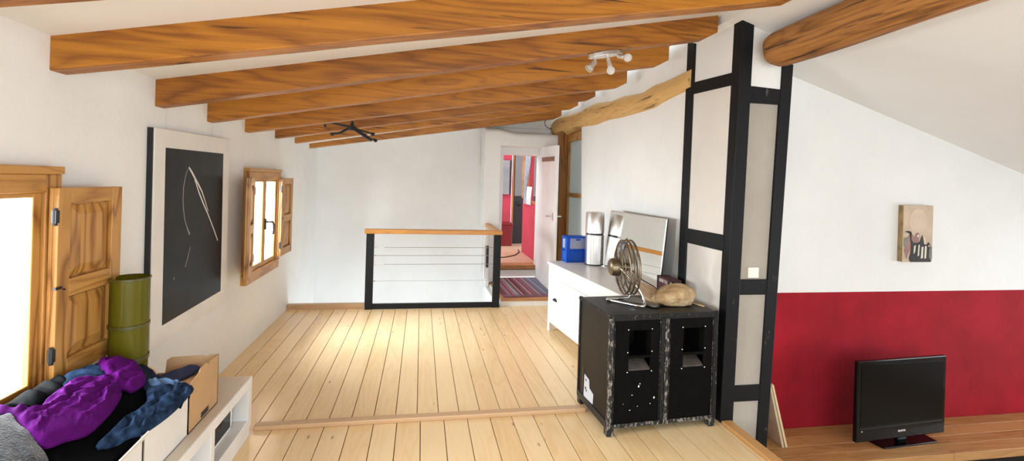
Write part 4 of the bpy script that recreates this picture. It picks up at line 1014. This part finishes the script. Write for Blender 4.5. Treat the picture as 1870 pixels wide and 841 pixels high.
# ------------------------------------------------------------------ heap of clothes
def ss(t): t = max(0, min(1, t)); return t*t*(3-2*t)
def heap(X, Y):
    z = .525 + .150*ss((-.95-X)/.36)
    if Y > 2.16: z -= .18*ss((Y-2.16)/.35)
    if Y < 1.75: z -= .03*ss((1.75-Y)/.4)
    return z
GR = {
'jacket': (.012, [(-1.365,1.60),(-1.368,1.77),(-1.368,1.885),(-1.368,1.970),(-1.354,2.010),(-1.328,1.999),(-1.274,1.945),(-1.249,1.883),(-1.249,1.832),(-1.254,1.780),(-1.245,1.740),(-1.28,1.66)]),
'back': (.016, [(-1.338,1.983),(-1.330,2.04),(-1.300,2.094),(-1.262,2.106),(-1.221,2.073),(-1.209,2.036),(-1.231,1.965),(-1.244,1.888),(-1.235,1.811),(-1.242,1.780),(-1.277,1.859),(-1.297,1.919)]),
'jeans': (.020, [(-.985,2.245),(-1.022,2.228),(-1.043,2.189),(-1.056,2.150),(-1.077,2.117),(-1.100,2.107),(-1.088,2.072),(-1.060,2.023),(-1.053,1.953),(-1.060,1.883),(-1.054,1.797),(-1.052,1.726),(-1.041,1.722),(-1.011,1.770),(-1.000,1.822),(-.975,1.857),(-.955,1.983),(-.955,2.092),(-.965,2.19)]),
'roll': (.03, [(-1.20,2.150),(-1.215,2.225),(-1.17,2.250),(-1.12,2.235),(-1.095,2.184),(-1.071,2.137),(-1.070,2.104),(-1.103,2.097),(-1.14,2.125)]),
'wool': (.03, [(-1.337,1.692),(-1.298,1.682),(-1.282,1.706),(-1.234,1.667),(-1.185,1.653),(-1.150,1.629),(-1.124,1.616),(-1.094,1.583),(-1.089,1.50),(-1.12,1.40),(-1.30,1.40),(-1.35,1.55)]),
'purple': (.034, [(-1.282,2.093),(-1.290,2.127),(-1.274,2.150),(-1.247,2.166),(-1.211,2.186),(-1.180,2.179),(-1.132,2.141),(-1.114,2.119),(-1.106,2.084),(-1.113,2.024),(-1.143,2.011),(-1.120,1.972),(-1.102,1.906),(-1.090,1.827),(-1.087,1.742),(-1.113,1.683),(-1.126,1.645),(-1.146,1.626),(-1.189,1.637),(-1.221,1.655),(-1.262,1.684),(-1.289,1.684),(-1.321,1.692),(-1.345,1.722),(-1.295,1.722),(-1.240,1.743),(-1.252,1.794),(-1.261,1.860),(-1.260,1.951),(-1.223,1.996),(-1.207,2.032),(-1.248,2.059)]),
}
g = 'clothes heaped on the boxes'
single('black_garment', drape([(-1.355,1.36),(-1.36,2.16),(-1.30,2.195),(-1.00,2.195),(-.995,2.0),(-.998,1.75),(-1.02,1.45),(-1.06,1.36)], heap, -.006, .012, .05, [(.4,.09,.006),(1.1,.05,.003)], .012, 3, .10, 1), M['blackcloth'], 'black garment at the bottom of the clothes heap, showing between purple jersey and jeans', 'clothes', g, smooth=True)
o_, p_ = GR['jacket']; single('black_jacket', drape(p_, heap, o_, .030, .05, [(1.2,.075,.010),(.9,.04,.004)], .007, 4, .03, 4), M['blackcloth'], 'black jacket at the window side of the clothes heap', 'clothes', g, smooth=True)
o_, p_ = GR['back']; single('folded_jeans', drape(p_, heap, o_, .022, .03, [(2.1,.034,.006),(1.7,.06,.005)], .006, 4, .03, 5), M['denim'], 'blue jeans behind the purple jersey in the clothes heap', 'clothes', g, smooth=True)
o_, p_ = GR['jeans']; jn = single('blue_jeans', drape(p_, heap, o_, .020, .022, [(.1,.044,.009),(.3,.024,.0035),(1.7,.08,.002)], .0055, 4, .04, 6), M['denim'], 'blue jeans hanging over the white box edge, front of the clothes heap', 'clothes', g, smooth=True)
o_, p_ = GR['roll']; single('rolled_jumper', drape(p_, heap, .008, .024, .03, [(.9,.045,.007),(.5,.03,.003)], .006, 4, .04, 7), M['navy'], 'rolled navy top beside the purple jersey, next to the cardboard box', 'clothes', g, smooth=True)
o_, p_ = GR['wool']; single('wool_jumper', drape(p_, heap, o_, .022, .05, [(.9,.09,.006)], .009, 4, .05, 8), M['wool'], 'coarse grey wool jumper at the near end of the clothes heap', 'clothes', g, smooth=True)
o_, p_ = GR['purple']; pj = single('purple_jersey', drape(p_, heap, o_, .024, .030, [(.25,.046,.0085),(-.15,.027,.0040),(1.9,.08,.0025),(.45,.015,.0018)], .0052, 4, .04, 9), M['purple'], 'crumpled purple jersey on top of the clothes heap', 'clothes', g, smooth=True)
single('light_jeans', drape([(-1.112,2.125),(-1.085,2.105),(-1.058,2.12),(-1.030,2.165),(-1.012,2.20),(-1.022,2.212),(-1.05,2.19),(-1.085,2.165)], heap, .030, .016, .012, [(1.1,.03,.006)], .005, 4, .05, 21), M['denimL'], 'light blue folded jeans waistband at the corner by the cardboard box', 'clothes', g, smooth=True)
single('navy_cloth', drape([(-1.20,2.29),(-1.200,2.350),(-1.150,2.410),(-1.090,2.455),(-1.045,2.440),(-1.055,2.400),(-1.105,2.320),(-1.150,2.27)], lambda x, y: .520+.10*(y-2.28)/.2*.3, .0, .012, .012, [(.8,.07,.005)], .006, 4, .03, 10), M['slate'], 'dark blue cloth lying inside the open cardboard box', 'clothes', smooth=True)
single('box_packing', MB().box(-1.20, bx1-.008, 2.23, by1-.01, zs+.007, .515), M['cardin'], 'pale folded card filling the open cardboard box under the blue cloth', 'card', bevel=.01)

# ------------------------------------------------------------------ spotlight bar under the second beam
sl = math.atan(.1948)
bz = 1.854+.1948*(1.150-XL)
SP = thing('spotlight_bar', 'silver three-lamp spotlight bar under a ceiling beam', 'spotlight', (1.150, 2.805, bz-.001), rot=(0, -sl, 0))
q = MB(); n = 24
out = []
for k in range(n):
    a = 2*PI*k/n; out.append((.118*math.copysign(abs(math.cos(a))**.9, math.cos(a)), .050*math.copysign(abs(math.sin(a))**1.1, math.sin(a)), 0))
q.prism(out, (0, 0, -.026)); q.build('plate', M['steel'], SP, bevel=.003)
def spot(x, y, d, joint, bulb, shade):
    p0 = Vector((x, y, -.026)); p1 = p0+Vector((0, 0, -joint)); d = Vector(d).normalized()
    q = MB().tube([p0, p1], .007, 10).lathe([(.010,-.004),(.012,0),(.010,.006)], p1, 12, 0, d)
    q.lathe([(.010,.0),(.014,.006),(.015,.045),(.012,.048)] if not shade else [(.010,0),(.016,.006),(.017,.035),(.026,.062),(.027,.075),(.022,.075),(.014,.03)], p1, 20, 0, d, cap=not shade)
    o = q.build('spot_head', M['steel'], SP, smooth=True)
    b = p1+d*(.05 if not shade else .052)
    MB().lathe([(.010,-.006),(.016,.004),(.026,.020),(.027,.032),(.020,.048),(.008,.055),(.001,.056)] if not shade else [(.012,-.01),(.018,.01),(.019,.019),(.001,.02)], b, 20, 0, d).build('bulb', M['bulb'], o, smooth=True)
spot(-.080, -.012, (-.75, -.25, -.55), .028, 1, True)
spot(.010, -.014, (.02, -.10, -1), .020, 1, False)
spot(.085, -.006, (.25, -.55, -.25), .010, 1, False)

# ------------------------------------------------------------------ black hanging fixture with splayed arms
HG = thing('hanging_fixture', 'black metal fixture with splayed arms hanging below the rear ceiling beams', 'fixture', (-.68, 4.50, 1.99))
c = Vector((-.668, 4.50, 1.975))
def arm(pts, r): return MB().tube(smooth_path([Vector(p) for p in pts], 5), r if not isinstance(r, tuple) else [r[0]+(r[1]-r[0])*i/((len(pts)-1)*5) for i in range((len(pts)-1)*5+1)], 10)
s_ = .978
wpart('hub', MB().lathe([(.004,.075),(.012,.05),(.022,.02),(.045,.0),(.030,-.03),(.005,-.036)], c, 20), M['black'], HG, smooth=True)
wpart('arm', arm([c, (-.76,4.44,1.985), (-.835,4.42,1.998), (-.885,4.42,1.99), (-.900,4.42,1.972), (-.885,4.42,1.958)], (.012,.008)), M['black'], HG, smooth=True)
wpart('arm', arm([c, (-.73,4.53,1.950), (-.79,4.55,1.918), (-.85,4.57,1.908)], (.016,.009)), M['black'], HG, smooth=True)
wpart('arm', arm([c, (-.60,4.46,1.930), (-.53,4.44,1.885), (-.475,4.42,1.850)], (.018,.013)), M['darksteel'], HG, smooth=True)
wpart('arm', arm([c, (-.60,4.56,1.955), (-.54,4.60,1.945), (-.495,4.62,1.930)], (.011,.008)), M['black'], HG, smooth=True)
wpart('arm', arm([c, (-.58,4.56,1.93), (-.51,4.58,1.885), (-.465,4.58,1.868)], (.010,.008)), M['black'], HG, smooth=True)
for p, d in (((-.85,4.57,1.908), (-1,.3,-.1)), ((-.495,4.62,1.930), (1,.2,-.3)), ((-.465,4.58,1.868), (1,0,-.4))):
    wpart('socket', MB().lathe([(.008,-.012),(.016,-.004),(.018,.018),(.010,.026)], p, 14, 0, d), M['black'], HG, smooth=True)
wpart('cord', MB().tube([(-.668,4.50,2.04), (-.672,4.50,zc(-.67,4.5)-.002)], .0015, 6), M['cable'], HG)

# ------------------------------------------------------------------ camera
f = 830.0; roll = .03
pxx = 770+f*f/4950; pyy = 327+roll*(pxx-770); yaw = math.atan((pxx-770)/f)
Fv = Vector((math.sin(yaw), math.cos(yaw), 0)); Rv = Vector((math.cos(yaw), -math.sin(yaw), 0))
R2 = Rv*math.cos(roll)+Vector((0,0,1))*math.sin(roll); U2 = -Rv*math.sin(roll)+Vector((0,0,1))*math.cos(roll)
cam = bpy.data.cameras.new('camera'); co = bpy.data.objects.new('camera', cam); COL.objects.link(co)
mw = Matrix.Identity(4)
for i in range(3): mw[i][0] = R2[i]; mw[i][1] = U2[i]; mw[i][2] = -Fv[i]
mw[2][3] = 1.5
co.matrix_world = mw
cam.sensor_width = 36; cam.lens = f/1870*36
cam.shift_x = (935-pxx)/1870; cam.shift_y = (pyy-420.5)/1870; cam.clip_start = .05
SC.camera = co

# ------------------------------------------------------------------ light: overcast daylight through the windows, plus added fill lamps
w = bpy.data.worlds.new('sky'); SC.world = w; w.use_nodes = True
bg = w.node_tree.nodes['Background']; bg.inputs[0].default_value = (.89, .955, 1, 1); bg.inputs[1].default_value = 2.0
def area(name, loc, target, sx, sy, power, col=(.89, .965, 1)):
    l = bpy.data.lights.new(name, 'AREA'); l.shape = 'RECTANGLE'; l.size = sx; l.size_y = sy; l.energy = power; l.color = col
    o = bpy.data.objects.new(name, l); COL.objects.link(o); o.location = loc
    o.rotation_euler = (Vector(target)-Vector(loc)).to_track_quat('-Z', 'Y').to_euler(); return o
area('rear_fill_lamp', (.6, -1.65, 1.15), (-.9, 5.2, 1.2), 3.2, 1.5, 40)  # unseen fill lamp added behind the camera to brighten the room
area('right_window_daylight', (8.2, 1.1, .9), (0, 2.4, .7), 3.2, 2.0, 110)
area('left_window_daylight', (XL-.9, 1.63, 1.35), (.8, 2.6, .2), 1.2, 1.2, 230)
area('left_window_daylight', (XL-.9, 4.46, 1.40), (.6, 4.5, .1), 1.2, 1.2, 290)
area('red_room_fill_lamp', (1.0, 7.9, 2.65), (1.2, 7.9, .3), 1.2, 1.6, 16)  # fill lamp added under the ceiling to brighten the red room
area('stairwell_daylight', (-.3, 6.0, -1.5), (-.3, 6.4, 1.0), 1.8, .9, 17)

vs_ = SC.view_settings
SC.display_settings.display_device = 'sRGB'
vs_.view_transform = 'Standard'; vs_.look = 'None'; vs_.gamma = 1; vs_.exposure = 0.55; vs_.use_curve_mapping = False
cy_ = SC.cycles; cy_.use_denoising = True; cy_.max_bounces = 10; cy_.diffuse_bounces = 6; cy_.transparent_max_bounces = 16
cy_.caustics_reflective = False; cy_.caustics_refractive = False; cy_.sample_clamp_indirect = 6
